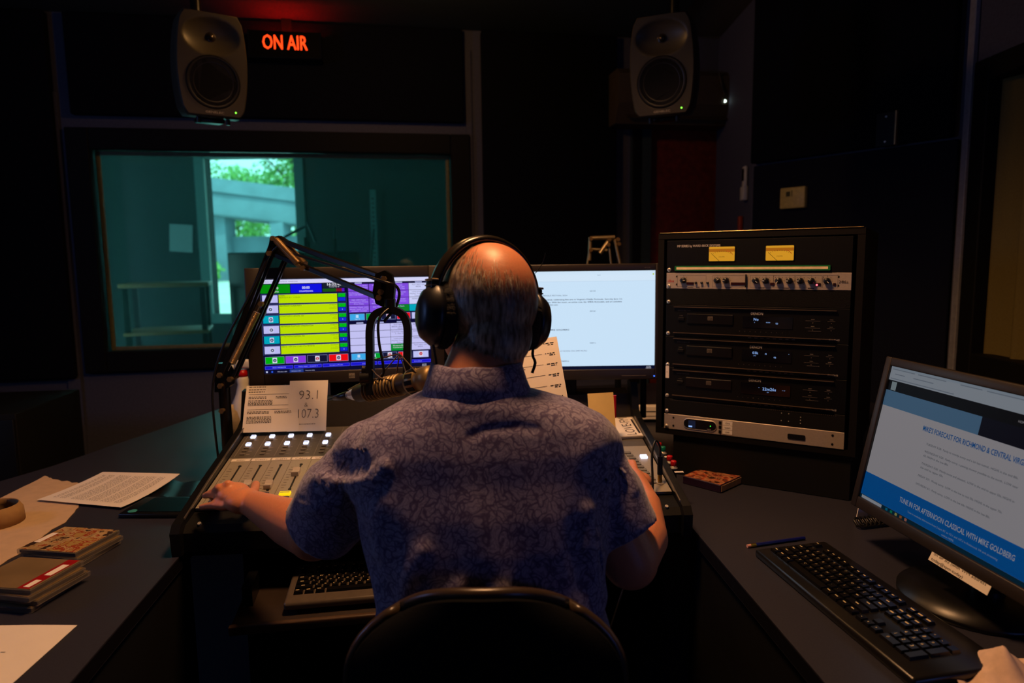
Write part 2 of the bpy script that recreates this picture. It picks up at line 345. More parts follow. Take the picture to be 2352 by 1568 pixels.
# things in the far room
def fr3(x, y, z, t0=0): return TR(x, y, z) @ RZ(t0)
wood = mat('worn_tan_wood', (165, 120, 75), .5)
o = P(385, 648, 4.9)
t = thing('side_table', 'small wooden table with a lower shelf seen through the studio window', 'table', fr3(o.x, o.y, 0, 20))
zt = o.z; zb = P(370, 760, 4.9).z
obj('tabletop', M().box((0, 0, zt - .015), (.56, .46, .03), bev=.006), wood, t); obj('shelf', M().box((0, 0, zb), (.54, .44, .025), bev=.006), wood, t)
for a in (-1, 1):
    for b in (-1, 1): obj('leg', M().box((a * .24, b * .19, zt / 2 - .02), (.035, .035, zt - .03)), blackm, t)
o = P(388, 545, 6.3)
obj('notice_sheet', M().box((0, 0, 0), (.22, .004, .26), R=RY(4)), mat('pale_notice_paper', (150, 175, 180), .8), label='pale notice sheet pinned beyond the glass left of the bright window', cat='paper', mw=TR(o.x, fy - .012, o.z))
o = P(640, 650, 5.0)
t = thing('display_board', 'large dark rectangular screen on a stand beyond the studio glass', 'screen', fr3(o.x + .12, o.y, 0, 0))
obj('panel', M().box((0, 0, 1.03), (.95, .05, .80), bev=.01), mat('dark_green_board', (16, 30, 30), .25), t); obj('post', M().box((0, .04, .32), (.06, .04, .62)), blackm, t); obj('foot', M().box((0, .02, .015), (.5, .4, .03), bev=.008), blackm, t)
o = P(812, 520, 5.6)
t = thing('shelf_upright', 'upright pale perforated metal strip against the far room wall', 'shelf upright', fr3(o.x, fy - .1, 0))
m = M(); m.box((0, 0, 1.01), (.055, .02, 2.02))
obj('upright', m, mat('pale_metal', (110, 150, 150), .4, m=.5), t)
m = M()
for k in range(40): m.box((0, -.011, .30 + k * .042), (.02, .003, .012))
obj('slot', m, blackm, t, kind='stuff')
for (a, b, c, dd, lab) in ((700, 520, 652, 545, 'dark microphone boom crossing in front of the bright far window'), (705, 510, 725, 556, 'short pale stand rod beyond the glass right of the bright window'), (850, 620, 858, 525, 'slim grey upright stand beyond the glass near its right half'), (768, 520, 768, 548, 'thin short vertical rod beyond the glass, right of the bright window')):
    p, q = P(a, b, 4.8), P(c, dd, 4.8)
    t = thing('microphone_stand', lab, 'microphone stand', TR(p.x, p.y, 0))
    obj('rod', M().cyl(Vector((0, 0, p.z)), Vector((q.x - p.x, q.y - p.y, q.z)), .009, n=10), mat('grey_rod', (90, 120, 125), .4, m=.5), t)
    obj('post', M().cyl((0, 0, .03), (0, 0, min(p.z, q.z)), .011, n=10), blackm, t); obj('base', M().lathe([(0, 0), (.14, 0), (.14, .012), (.03, .03), (0, .03)], 24), blackm, t)
# outdoors
obj('ground', M().box((-12, 30.2, .65), (90, 46, .1)), mat('pale_pavement', (205, 205, 195), .9, scale=1), kind='structure')
leaf = mat('leaf_green', (110, 165, 80), .6, var=.5, scale=.8); bark = mat('bark', (70, 60, 50), .9)
def tree(x, y, h, rad, lab, seed, nl=5200):
    rr = random.Random(seed); t = thing('tree', lab, 'tree', TR(x, y, .70), 'trees outside the far window')
    m = M(); m.tube([(0, 0, 0), (.1, 0, h * .3), (0, .1, h * .75)], [.22, .07])
    for k in range(5): a = k * 1.3; m.tube([(0, 0, h * (.3 + .08 * k)), (math.cos(a) * rad * .6, math.sin(a) * rad * .6, h * (.55 + .07 * k))], [.08, .02], 6)
    obj('trunk', m, bark, t); m = M(); bl = [(rr.uniform(-.6, .6) * rad, rr.uniform(-.5, .5) * rad, h * rr.uniform(.3, .95), rad * rr.uniform(.3, .5)) for _ in range(16)]
    for _ in range(nl):
        b = rr.choice(bl); d = Vector((rr.gauss(0, 1), rr.gauss(0, 1), rr.gauss(0, 1))).normalized() * b[3] * rr.random() ** .4
        c = Vector(b[:3]) + d; a = Vector((rr.gauss(0, 1), rr.gauss(0, 1), rr.gauss(0, 1))).normalized(); e = a.orthogonal().normalized(); s = .13
        m.add([c - a * s, c + e * s * .6, c + a * s, c - e * s * .6], [(0, 1, 2, 3)], 0)
    obj('foliage', m, leaf, t)
tree(-11.2, 36, 8.6, 3.6, 'leafy green tree outside, right half of the bright far window', 3)
tree(-18.2, 46, 6.5, 3.0, 'tall pale green tree outside, behind the overpass on the left', 5)
tree(-11.3, 25.0, 1.0, .8, 'low green shrubby tree outside below the overpass', 8, 1200)
conc = mat('blue_grey_concrete', (110, 135, 150), .8, scale=2)
t = thing('overpass', 'grey concrete overpass outside, crossing the bright far window', 'bridge', TR(-11.3, 27, 0))
X = RZ(12) @ RY(7)
obj('deck', M().box((0, 0, 3.6), (8, 2.5, .9), R=X, bev=.1), conc, t)
obj('parapet', M().box((0, -1.3, 4.3), (8, .2, .5), R=X), conc, t)
obj('wall', M().box((2.0, .6, 1.55), (11, 1.2, 1.7)), conc, t)
for a in (-2.5, .2, 2.4): obj('pier', M().box((a, -.2, 1.95), (.5, 1, 2.5)), conc, t)
# ------------------------------------------------------------------ desk
DZ0 = .73
def Z(x, y, z=DZ0): return Zp(x, y, z)
CO = Vector((-.715, 1.44, DZ0)); CY = math.radians(3.7); CU = Vector((math.cos(CY), math.sin(CY), 0)); CV = Vector((-CU.y, CU.x, 0))
a = [Z(440, 1245), Z(160, 1568)]; inL = a[0]; dL = (a[1] - a[0]).normalized()
inR = Z(1583, 1203); dR = (Z(1895, 1568) - inR).normalized()
farL = Z(120, 1070); farR = Z(515, 935)
backR = Vector((1.17, 3.30, DZ0))
top = [inL, inL + dL * 1.1, Vector((-1.75, inL.y - 1.1, 0)), Vector((-1.62, 1.6, 0)), farL, farR, Vector((-.5, 3.2, 0)), Vector((1.12, 3.42, 0)), Vector((1.66, 2.66, 0)), Vector((1.70, inR.y - 1.1, 0)), inR + dR * 1.1, inR]
pts = [(p.x, p.y) for p in top]
t = thing('desk', 'large grey laminate U-shaped studio desk around the seated man', 'desk', TR(0, 0, 0))
b = bmesh.new(); vv = [b.verts.new((x, y, DZ0)) for x, y in pts]; f = b.faces.new(vv); f.normal_update()
if f.normal.z < 0: f.normal_flip()
e = bmesh.ops.extrude_face_region(b, geom=[f]); bmesh.ops.translate(b, verts=[v for v in e['geom'] if isinstance(v, bmesh.types.BMVert)], vec=(0, 0, -.032)); bmesh.ops.recalc_face_normals(b, faces=b.faces[:])
bmesh.ops.triangulate(b, faces=[f for f in b.faces if len(f.verts) > 4])
obj('worktop', M().bm(b), deskm, t)
def strip(p, q, w=.004, h=.03, z=DZ0 - .017):
    d = (q - p); return M().at(frame((p.x, p.y, z), d, (0, 0, 1))).box((d.length / 2, 0, .003), (d.length, h, .006), bev=.001, seg=1)
edge = mat('worn_edge_band', (26, 23, 26), .3)
obj('edge_band', strip(inL, inL + dL * 1.1), edge, t); obj('edge_band', strip(inR + dR * 1.1, inR), edge, t); obj('edge_band', strip(inR, inL), edge, t)
def pan(p, q, inset):
    d = (q - p).normalized(); n = Vector((-d.y, d.x, 0)) * inset; L = (q - p).length
    return M().at(frame((p.x + n.x, p.y + n.y, 0), d, (0, 0, 1))).box((L / 2, .345, 0), (L, .69, .02))
obj('side_panel', pan(inL + dL * 1.1, inL, -.02) if False else pan(inL, inL + dL * 1.1, -.015), blackm, t)
obj('side_panel', pan(inR, inR + dR * 1.1, .015), blackm, t)
obj('back_panel', pan(inL + Vector((0, .28, 0)), inR + Vector((0, .28, 0)), 0), blackm, t)
# seam line on right wing
p, q = Z(1583, 1200), Z(1950, 1172)
# ------------------------------------------------------------------ mixing console
t = thing('mixing_console', 'broadcast mixing console with lit buttons and faders before the man', 'mixing console', TR(*CO) @ Matrix.Rotation(CY, 4, 'Z'))
CW = 1.092
grey = mat('console_warm_grey', (168, 160, 146), .42, m=.2, var=.04, scale=200); dgrey = mat('console_dark_grey', (98, 92, 84), .45, m=.15, var=.05)
sil = math.atan2(.075, .37)
def surf(u, s, n=0):   # console local point on the sloping deck
    c, d = math.cos(sil), math.sin(sil); return Vector((u, .07 + s * c - n * d, .08 + s * d + n * c))
SM = Matrix.Translation((0, .07, .08)) @ Matrix.Rotation(sil, 4, 'X')   # local X across, Y up the slope, Z out
prof = [(-.03, .004), (-.03, .05), (.0, .066), (.035, .070), (.04, .076), (.44, .158), (.46, .225), (.53, .235), (.53, .004)]
def profX(x0, x1, pr, mi=0, m=None):
    m = m or M(); X = Matrix(((0, 0, 1, 0), (1, 0, 0, 0), (0, 1, 0, 0), (0, 0, 0, 1))); m.prism(pr, x0, x1, mi, X); return m
obj('chassis', profX(0, CW, [(-.03, .004), (-.03, .045), (-.015, .058), (.03, .066), (.07, .072), (.44, .147), (.455, .15), (.455, .005)]), blackm, t)
obj('meter_bridge', profX(0, CW, [(.445, .02), (.447, .15), (.475, .225), (.53, .232), (.545, .02)]), mat('bridge_dark', (34, 29, 28), .45), t)
rail = [(-.045, 0), (-.05, .052), (-.035, .068), (.05, .088), (.12, .107), (.40, .168), (.435, .185), (.46, .262), (.485, .265), (.50, .258), (.49, 0)]
for x in (-.020, CW): obj('side_rail', profX(x, x + .020, rail), blackp, t)
for x in (-.001, CW - .002): obj('rail_trim', profX(x, x + .003, [(-.02, .076), (.12, .112), (.40, .173), (.40, .171), (.12, .108), (-.02, .072)]), mat('thin_silver', (150, 140, 130), .3, m=.8), t)
# deck plates
m = M().at(SM); m.box((CW / 2, .085, .0), (CW - .004, .235, .006)); obj('fader_plate', m, grey, t)
m = M().at(SM); m.box((.5 * CW, .290, .0), (CW - .004, .174, .006)); obj('upper_plate', m, dgrey, t)
m = M().at(SM)
for k in range(0, 21):
    m.box((.012 + .0505 * k, .085, .0032), (.0008, .23, .0004)); m.box((.012 + .0505 * k, .29, .0032), (.0008, .165, .0004), 1)
obj('strip_line', m, [mat('line_dark', (90, 82, 74), .6), mat('line_pale', (150, 142, 132), .6)], t)
whl = mat('lit_white_key', (240, 245, 255), .4, e=1.6, ec=(225, 228, 255)); yl = mat('lit_yellow_key', (255, 215, 20), .4, e=1.1, ec=(255, 205, 15)); bluek = mat('dim_violet_key', (70, 66, 90), .4, e=.12, ec=(110, 105, 170))
slotm = mat('slot_black', (8, 8, 8), .6); capm = mat('fader_cap_grey', (190, 180, 170), .4)
NCH = 16
labels = ['ANNC', 'GUEST1', 'GUEST2', 'CAD1', 'CAD2', 'CAD3', 'PC1', 'PC2', 'NET1', 'NET2', 'TEL1', 'TEL2', 'AUX1', 'AUX2', 'SAT1', 'SAT2']
labels = labels[:5]
kpos = [.05, .055, .052, .111, .06, .05, .08, .055, .05, .052, .06, .05, .05, .06, .05, .05]
for k in range(NCH):
    x = .031 + .0505 * k; last = k >= 14
    if k < 19:
        for s in (.321, .276):
            if not last: obj('lit_key', M().at(SM).box((x - .002, s, .006), (.013, .0135, .006), 0, bev=.0012, seg=1).box((x - .002, s, .0093), (.011, .0016, .0004), 1), [whl, bluek], t)
    if last: continue
    for s in (.304, .258, .24, .222): obj('small_key', M().at(SM).box((x - .002, s, .0045), (.013, .008, .003), bev=.0008, seg=1), mat('key_grey', (112, 105, 98), .5), t)
    m = M().at(SM)
    for s in (.304, .258, .24, .222): m.box((x + .012, s, .0033), (.009, .0012, .0003))
    obj('key_print', m, capm, t)
    m = M().at(SM); m.box((x + .004, .190, .0036), (.046, .0125, .0008))
    if k < 5: m.text(labels[k], x + .004, .1862, .0043, .0085, 1, 'c', w=.030 if k else .022)
    obj('channel_label', m, [paperm, inkm], t)
    m = M().at(SM); m.box((x + .011, .097, .0034), (.0042, .122, .0008)); m.cyl((x + .011, .158, .0030), (x + .011, .158, .0042), .004, n=10); m.cyl((x + .011, .037, .0030), (x + .011, .037, .0042), .004, n=10)
    for j in range(9): m.box((x - .008, .045 + j * .0125, .0034), (.011 if j % 2 else .007, .0009, .0004), 1)
    obj('fader_slot', m, [slotm, mat('tick_grey', (110, 102, 95), .6)], t)
    m = M().at(SM @ TR(x + .009, kpos[k], .003)); X = Matrix(((0, 0, 1, 0), (1, 0, 0, 0), (0, 1, 0, 0), (0, 0, 0, 1)))
    m.prism([(-.013, 0), (-.013, .012), (-.003, .008), (.003, .008), (.013, .012), (.013, 0)], -.0085, .0085, 0, X); m.box((0, 0, .0085), (.017, .0015, .001), 1)
    obj('fader_knob', m, [capm, whitep], t)
    for j, s in enumerate((-.008, .014)):
        on = (k == 2 and j == 0) or (k == 3 and j == 1)
        m = M().at(SM); m.box((x + .006, s, .006), (.026, .015, .006), (1 if k == 2 else 2) if on else 0, bev=.0015, seg=1); m.box((x + .006, s, .0095), (.021, .0014, .0006), 3)
        obj('channel_key', m, [mat('key_violet_grey', (92, 86, 100), .5), whl, yl, bluek], t)
# monitor section at the right end
for k in range(11): obj('monitor_key', M().at(SM).box((1.030 + .0030 * k, .165 - .0155 * k, .0045), (.018, .010, .003), bev=.0008, seg=1), mat('monitor_key_grey', (120, 118, 112), .5), t)
obj('lit_key', M().at(SM).box((1.066, .137, .006), (.018, .015, .006), 0, bev=.0012, seg=1), whl, t); obj('lit_key', M().at(SM).box((1.0, .105, .006), (.014, .012, .006), 0, bev=.001, seg=1), whl, t)
m = M().at(SM); m.lathe([(0, 0), (.017, 0), (.016, .024), (.014, .027), (0, .027)], 24, 0, TR(.975, .045, .003)); m.box((.975, .053, .031), (.003, .012, .001), 1)
obj('volume_knob', m, [blackp, whitep], t)
m = M().at(SM); m.cyl((1.072, .006, .003), (1.072, .006, .007), .009, n=20); obj('headphone_socket', m, chrome, t)
for x in (.03, CW - .03): obj('screw', M().cyl((x, -.012, .055), (x, -.016, .062), .004, n=10), chrome, t)
CM = TR(*CO) @ Matrix.Rotation(CY, 4, 'Z')
# cd in a card sleeve lying on the console
X = CM @ SM @ TR(1.030, .305, .004) @ RZ(2)
t = thing('disc_case', 'disc in a white card sleeve hand-lettered LOVE on the console right end', 'disc case', X)
obj('sleeve', M().box((0, 0, .004), (.128, .125, .007), bev=.001, seg=1), mat('clear_card', (190, 180, 165), .25), t)
obj('lettering', M().at(RZ(90)).text('LOVE-FM', -.055, -.045, .0079, .040, 0, sx=.72).box((0, .05, .0078), (.10, .009, .0003), 0).box((0, -.055, .0078), (.09, .006, .0003), 0), inkm, t)
obj('insert_card', M().box((0, 0, .0076), (.118, .115, .0003)), paperm, t)
# button box beside the console
p = Vector((.408, 1.727, DZ0)); X = frame(p, (-.065, 1, 0), (-1, -.065, 0)); Xi_ = X.inverted()
t = thing('button_box', 'narrow black box with red and green push buttons beside the console', 'control box', X)
obj('housing', M().box((.17, 0, .0435), (.34, .036, .085), bev=.003), blackm, t)
redb = mat('red_button', (190, 20, 25), .35); grn = mat('green_button', (10, 120, 95), .35)
for px_, py_, mm, lab in ((1517, 1032, redb, 'red cap'), (1525, 1041, grn, 'green cap'), (1538, 1063, redb, 'red cap'), (1547, 1075, redb, 'red cap')):
    v_ = Xi_ @ Zp(px_, py_, DZ0 + .086); x = v_.x; y = max(-.010, min(.010, v_.y))
    o = obj('push_button', M().at(TR(x, y, .086)).lathe([(.0, 0), (.0105, 0), (.0105, .002), (.007, .004), (.007, .008), (0, .008)], 20), chrome, t)
    obj('button_cap', M().at(TR(x, y, .086)).lathe([(.0065, .006), (.0075, .008), (.0075, .018), (.0065, .020), (0, .020)], 20), mm, o, label=lab)
for px_, py_ in ((1529, 1049), (1551, 1084)): v_ = Xi_ @ Zp(px_, py_, DZ0 + .086); obj('label_strip', M().box((v_.x, -.003, .0863), (.010, .022, .0006)), paperm, t)
# headphone cable plugged into the console
j = CM @ SM @ Vector((1.072, .006, .007))
t = thing('headphone_cable', 'black headphone cable looping up from the console socket by his right hand', 'cable', TR(*j))
obj('plug', M().cyl((0, 0, 0), (0, .001, .018), .0055, n=14), mat('gold_plug', (210, 170, 80), .3, m=1), t)
obj('plug_sleeve', M().cyl((0, .001, .018), (0, .003, .062), .0065, n=14), blackp, t)
obj('cord', M().tube([(0, .003, .06), (.0, .006, .085), (-.012, .0, .10), (-.024, -.02, .07), (-.030, -.06, -.0), (-.05, -.11, -.075), (-.10, -.15, -.16), (-.16, -.2, -.30)], .0028, 8, smooth=6), blackp, t)
# ------------------------------------------------------------------ papers
def sheet(name, label, X, w, h, fn=None, lines=None, thick=.0004, mt=None, cat='paper', texts=(), nu=14, nv=14, extra=None):
    """paper lying in X's local XY plane, printed lines as rows of small ink marks"""
    fn = fn or (lambda u, v: 0)
    t = thing(name, label, cat, X)
    obj('sheet', M().grid(lambda u, v: ((u - .5) * w, (v - .5) * h, fn(u, v)), nu, nv, 0, thick), mt or paperm, t)
    m = M(); rr = random.Random(len(label))
    def mark(u0, u1, v, th):
        n = max(1, int((u1 - u0) * 12)); pv = [((u0 + (u1 - u0) * i / n)) for i in range(n + 1)]
        for i in range(n):
            a, b = pv[i], pv[i + 1]; z0, z1 = fn(a, v) + .0006, fn(b, v) + .0006
            m.add([((a - .5) * w, (v - .5) * h, z0), ((b - .5) * w, (v - .5) * h, z1), ((b - .5) * w, (v - .5) * h + th, z1), ((a - .5) * w, (v - .5) * h + th, z0)], [(0, 1, 2, 3)])
    for (u0, u1, v, k) in (lines or []):
        if k == 'line': mark(u0, u1, v, .0008)
        else:   # words
            u = u0
            while u < u1: L = rr.uniform(.012, .05); mark(u, min(u + L, u1), v, k); u += L + .012
    for (s, u, v, hh, kw) in texts:
        n0 = len(m.v); m.text(s, (u - .5) * w, (v - .5) * h, 0, hh, 0, **kw); m.v[n0:] = [(x, y, fn(x / w + .5, y / h + .5) + .0012) for x, y, z in m.v[n0:]]
    if extra: extra(m)
    if m.f: obj('print', m, inkm, t)
    return t
# two sheets standing against the console's meter bridge
pl = P(565, 1002, 1.60); 
bl = CM @ SM @ Vector((-.002, .335, .012)); up = (CM.to_3x3() @ Vector((0, .165, .34))).normalized()
X = frame(bl, CU, up)
ln = []
for v0, n, c in ((.80, 1, 'line'), (.56, 1, 'line'), (.47, 1, 'line')): ln.append((.06, 1, v0, 'line'))
for v in (.96, .90, .85): ln.append((.05, .35, v, .0022))
for v in (.74, .71): ln += [(.06, .38, v, .002), (.55, .75, v, .002)]
for v in (.66, .63, .60, .575): ln.append((.06, .5, v, .002))
for v in (.42, .39): ln += [(.06, .45, v, .002), (.55, .85, v, .002)]
for v in (.31, .28, .25, .22, .19): ln.append((.06, .5, v, .002))
sheet('typed_page', 'typed page propped against the console at its left end', X @ TR(.075, .066, .0), .152, .134, lambda u, v: .004 * math.sin(v * 3) + .006 * (1 - v) ** 2, ln)
sheet('handwritten_note', 'paper note handwritten with 93.1 & 107.3 propped on the console', X @ TR(.172, .071, .003), .106, .144, lambda u, v: .004 * math.sin(v * 2.2), [(.10, .72, .13, .0016)],
      texts=(('~93.1', .5, .62, .038, dict(al='c', w=.053)), ('~&', .46, .47, .018, dict(al='c')), ('~107.3', .5, .25, .038, dict(al='c', w=.062))))
# long page standing to his right, in front of the right screen
pa, pb, pc = P(1285, 774, 1.62), P(1180, 790, 1.62), P(1303, 910, 1.56)
X = frame((pa + pb) / 2 * 0 + pc, (pa - pb), (pa - pc))
ln = [(.05, .78, .93 - .127 * k, 'line') for k in range(8)]
for k in range(8): ln += [(.82, .95, .925 - .127 * k, .0022), (.87, .94, .905 - .127 * k, .002), (.2, .32, .90 - .127 * k, .002), (.42, .55, .90 - .127 * k, .002)]
w_ = .19; h_ = (pa - pc).length + .06
sheet('program_log', 'long typed log sheet standing in front of the right computer screen', X @ TR(-w_ / 2, h_ / 2 - .06, 0), w_, h_, lambda u, v: .01 * math.sin(v * 2.5) , ln)
# yellow note
pa, pb = P(1352, 908, 1.80), P(1406, 905, 1.80)
X = frame((pa + pb) / 2, (pb - pa), (0.02, .25, 1))
sheet('yellow_note', 'blank yellow paper standing on the console behind his right shoulder', X @ TR(0, -.055, 0), .068, .12, lambda u, v: .004 * math.sin(u * 3), mt=mat('yellow_paper', (235, 205, 130), .8, var=.02))
obj('red_cap', M().at(TR(*P(1411, 933, 1.83))).cyl((0, 0, -.03), (0, 0, .03), .006, n=12), mat('red_plastic', (190, 10, 25), .35), label='small red plastic cap behind the yellow note', cat='cap')
# sheets on the left of the desk
def flat(pxs, z=DZ0):
    a, b, c = [Zp(x, y, z) for x, y in pxs]; return a, b, c
a, b, c = flat([(85, 1150), (278, 1168), (235, 1093)], DZ0 + .004)
X = frame(a, (b - a), (c - a)); wx = (b - a).length; hy = (X.inverted() @ c).y; sk = (X.inverted() @ c).x
ln = []
for k in range(30):
    if k in (2, 6, 7, 14, 20, 26): continue
    ln.append((.16 + .02 * (k % 3 == 0), .86 - .2 * (k % 7 == 3), .90 - .027 * k, .0016))
sheet('typed_page', 'curled typed page lying across the torn brown paper on the left desk', frame(a, b - a, c - a) @ TR(wx / 2, hy / 2, 0) @ RZ(90), hy, wx, lambda u, v: .003 + .016 * (u - .2) ** 2 + .012 * u * (1 - v) * u, [(.12 + .0 * 0, .9, v, k) for (_, _, v, k) in ln])
m = M(); P4 = [Zp(x, y, DZ0 + .0005) for x, y in ((105, 1093), (135, 1104), (182, 1110), (180, 1165), (150, 1200), (120, 1215), (62, 1262), (20, 1285), (-60, 1340), (-160, 1330), (-200, 1215), (0, 1145))]
rr = random.Random(3); q4 = []
for i, p in enumerate(P4):
    n_ = P4[(i + 1) % len(P4)]
    for k in range(6):
        s = k / 6; j = .006 if i in (0, 1) else .0015
        q4.append((p.x + (n_.x - p.x) * s + rr.uniform(-j, j), p.y + (n_.y - p.y) * s + rr.uniform(-j, j)))
b = bmesh.new(); fc = b.faces.new([b.verts.new((x, y, DZ0 + .0006)) for x, y in q4]); fc.normal_update()
if fc.normal.z < 0: fc.normal_flip()
e = bmesh.ops.extrude_face_region(b, geom=[fc]); bmesh.ops.translate(b, verts=[v for v in e['geom'] if isinstance(v, bmesh.types.BMVert)], vec=(0, 0, .0012)); bmesh.ops.recalc_face_normals(b, faces=b.faces[:]); bmesh.ops.triangulate(b, faces=[f for f in b.faces if len(f.verts) > 4])
obj('torn_paper', M().bm(b), mat('brown_kraft_paper', (205, 175, 140), .85, bump=.2, scale=40, var=.06), label='large torn-edged tan paper bag spread on the left of the desk', cat='paper')
# round cardboard sleeve standing open on it
o = Zp(-12, 1200, DZ0 + .003)
t = thing('paper_cup', 'tan cardboard ring lying open on the torn paper at the left edge', 'cup', TR(o.x, o.y, o.z) @ RZ(20))
kraft = mat('tan_card', (160, 125, 80), .8, var=.1)
obj('ring', M().lathe([(.058, 0), (.062, .0), (.060, .03), (.052, .044), (.050, .043), (.056, .028), (.058, 0)], 40, 0), kraft, t)
obj('card', M().at(TR(-.02, 0, .03) @ RX(70) @ RY(20)).box((0, 0, 0), (.06, .05, .0015)), paperm, t)
a, b, c = flat([(178, 1437), (0, 1443), (52, 1568)])
X = frame((a.x, a.y, DZ0 + .001), a - b, a - c)
sheet('blank_page', 'pale sheet with faint pencil marks at the near left corner of the desk', X @ TR(-.108, -.1395, 0), .216, .279, lambda u, v: .0006 + .002 * abs(math.sin(u * 3.1)) + .004 * (1 - u) * v, [(.5, .7, .7, .001), (.3, .45, .55, .001)])
# tissue at lower right
o = Zp(2262, 1560, DZ0)
m = M(); 
def tf(u, v):
    a = (u - .5) * .11; b_ = (v - .5) * .14; rr_ = math.hypot((u - .60) * 2.2, (v - .62) * 2.0)
    return (a, b_, .002 + .045 * max(0, 1 - rr_) ** 1.3 + .006 * abs(math.sin(u * 9 + v * 5)))
m.grid(tf, 24, 24, 0, .0008)
obj('crumpled_tissue', m, mat('pinkish_tissue', (225, 195, 175), .9), label='pale crumpled tissue at the bottom right corner of the desk', cat='tissue', mw=TR(o.x + .01, o.y - .01, DZ0 + .001) @ RZ(-20))
# ------------------------------------------------------------------ disc cases, book, phone, pencil
clear = mat('clear_case_plastic', (150, 140, 130), .12, alpha=.35); traym = mat('dark_tray', (28, 22, 20), .4)
def artmat(n, cols, sc):
    k = mat(n, cols[0], .35); nt = k.node_tree; r_ = [x for x in nt.nodes if x.type == 'VALTORGB'][0]; nzz = [x for x in nt.nodes if x.type == 'TEX_NOISE'][0]; nzz.inputs['Scale'].default_value = sc; nzz.inputs['Detail'].default_value = 8
    r_.color_ramp.interpolation = 'CONSTANT'
    els = r_.color_ramp.elements; els[0].position = 0; els[0].color = lin(cols[0]); els[1].position = .40; els[1].color = lin(cols[1])
    for i, c in enumerate(cols[2:]): e_ = els.new(.47 + .055 * i); e_.color = lin(c)
    return k
artA = artmat('cover_art_warm', [(60, 42, 34), (165, 135, 92), (185, 158, 112), (150, 62, 34), (170, 140, 80)], 45)
artB = mat('cover_art_olive', (120, 100, 70), .4, var=.15, scale=15)
def case(label, X, art, cover=None, group=None):
    t = thing('disc_case', label, 'disc case', X, group)
    obj('shell', M().box((0, 0, .005), (.142, .125, .0098), bev=.0012, seg=1), clear, t)
    obj('tray', M().box((0, 0, .0045), (.134, .118, .006)), traym, t)
    m = M(); m.box((0, 0, .0103), (.136, .120, .0006), 0)
    if cover: cover(m)
    obj('cover', m, [art, mat('red_band', (150, 15, 20), .4), paperm], t)
    return t
a, b, c = [Zp(x, y, DZ0 + .034) for x, y in ((48, 1262), (163, 1270), (160, 1202))]
ang = math.atan2((b - a).y, (b - a).x); ctr = Zp(160, 1236, DZ0 + .034)
G = 'plastic disc cases stacked on the left desk'
def cA(m): m.box((-.058, .0, .0108), (.014, .05, .0004), 2)
for k, (dx, dy, dr) in enumerate(((.004, -.005, 3), (.008, -.002, -2), (0, 0, 0))):
    lb = ['bottom disc case of the farther stack by the typed page', 'middle disc case of the farther stack on the left desk', 'disc case with mottled orange and tan cover topping the farther stack'][k]
    case(lb, TR(ctr.x + dx, ctr.y + dy, DZ0 + .0004 + .0109 * k) @ Matrix.Rotation(ang, 4, 'Z') @ RZ(dr), artA if k == 2 else artB, cA if k == 2 else None, G)
ctr = Zp(58, 1312, DZ0 + .045)
def cB(m): m.box((.052, .0, .0107), (.024, .118, .0004), 1); m.box((.054, .015, .0111), (.014, .045, .0004), 2); m.box((.054, -.04, .0111), (.012, .028, .0004), 2)
for k, (dx, dy, dr) in enumerate(((-.003, -.006, 4), (.010, .003, 0), (.006, -.003, -3), (0, 0, 1))):
    lb = ['bottom disc case of the nearer stack at the left edge', 'second disc case up in the nearer stack at the left edge', 'third disc case up in the nearer stack, just under the red-banded one', 'disc case with red band and white stickers topping the nearer stack'][k]
    case(lb, TR(ctr.x + dx, ctr.y + dy, DZ0 + .0004 + .0109 * k) @ Matrix.Rotation(ang, 4, 'Z') @ RZ(dr), artB, cB if k == 3 else None, G)
a = Zp(1655, 1133, DZ0); b = Zp(1568, 1110, DZ0); c = Zp(1707, 1107, DZ0)
X = frame(a + Vector((0, 0, .0004)), a - b, c - a); L = (a - b).length
t = thing('boxed_disc_set', 'brown illustrated boxed disc set on the desk below the rack', 'disc case', X)
L2 = (c - a).length
artC = artmat('cover_art_brown', [(60, 30, 25), (150, 95, 60), (185, 130, 95), (170, 75, 40), (110, 60, 45)], 40)
obj('case', M().box((-L / 2, L2 / 2, .011), (L, L2, .022), bev=.0015, seg=1), mat('case_dark_violet', (40, 22, 50), .35), t)
obj('cover', M().box((-L / 2, L2 / 2, .0224), (L - .003, L2 - .003, .0006)), artC, t)
obj('pages', M().box((.0006, L2 / 2, .011), (.0008, L2 - .006, .016)), mat('card_edge', (190, 150, 110), .7), t)
obj('corner_band', M().box((-L + .012, L2 - .025, .0229), (.02, .045, .0004), 0).box((-L + .035, L2 - .014, .0229), (.03, .02, .0004), 1).box((-.012, L2 - .012, .0229), (.02, .02, .0004), 2), [mat('red_label', (205, 25, 30), .4), paperm, mat('yellow_label', (215, 175, 50), .4)], t)
obj('lettering', M().text('LOST', -L * .60, L2 * .55, .023, .016, 0).text('DEAD', -L * .55, L2 * .28, .023, .018, 0), mat('dark_lettering', (45, 20, 20), .5), t)
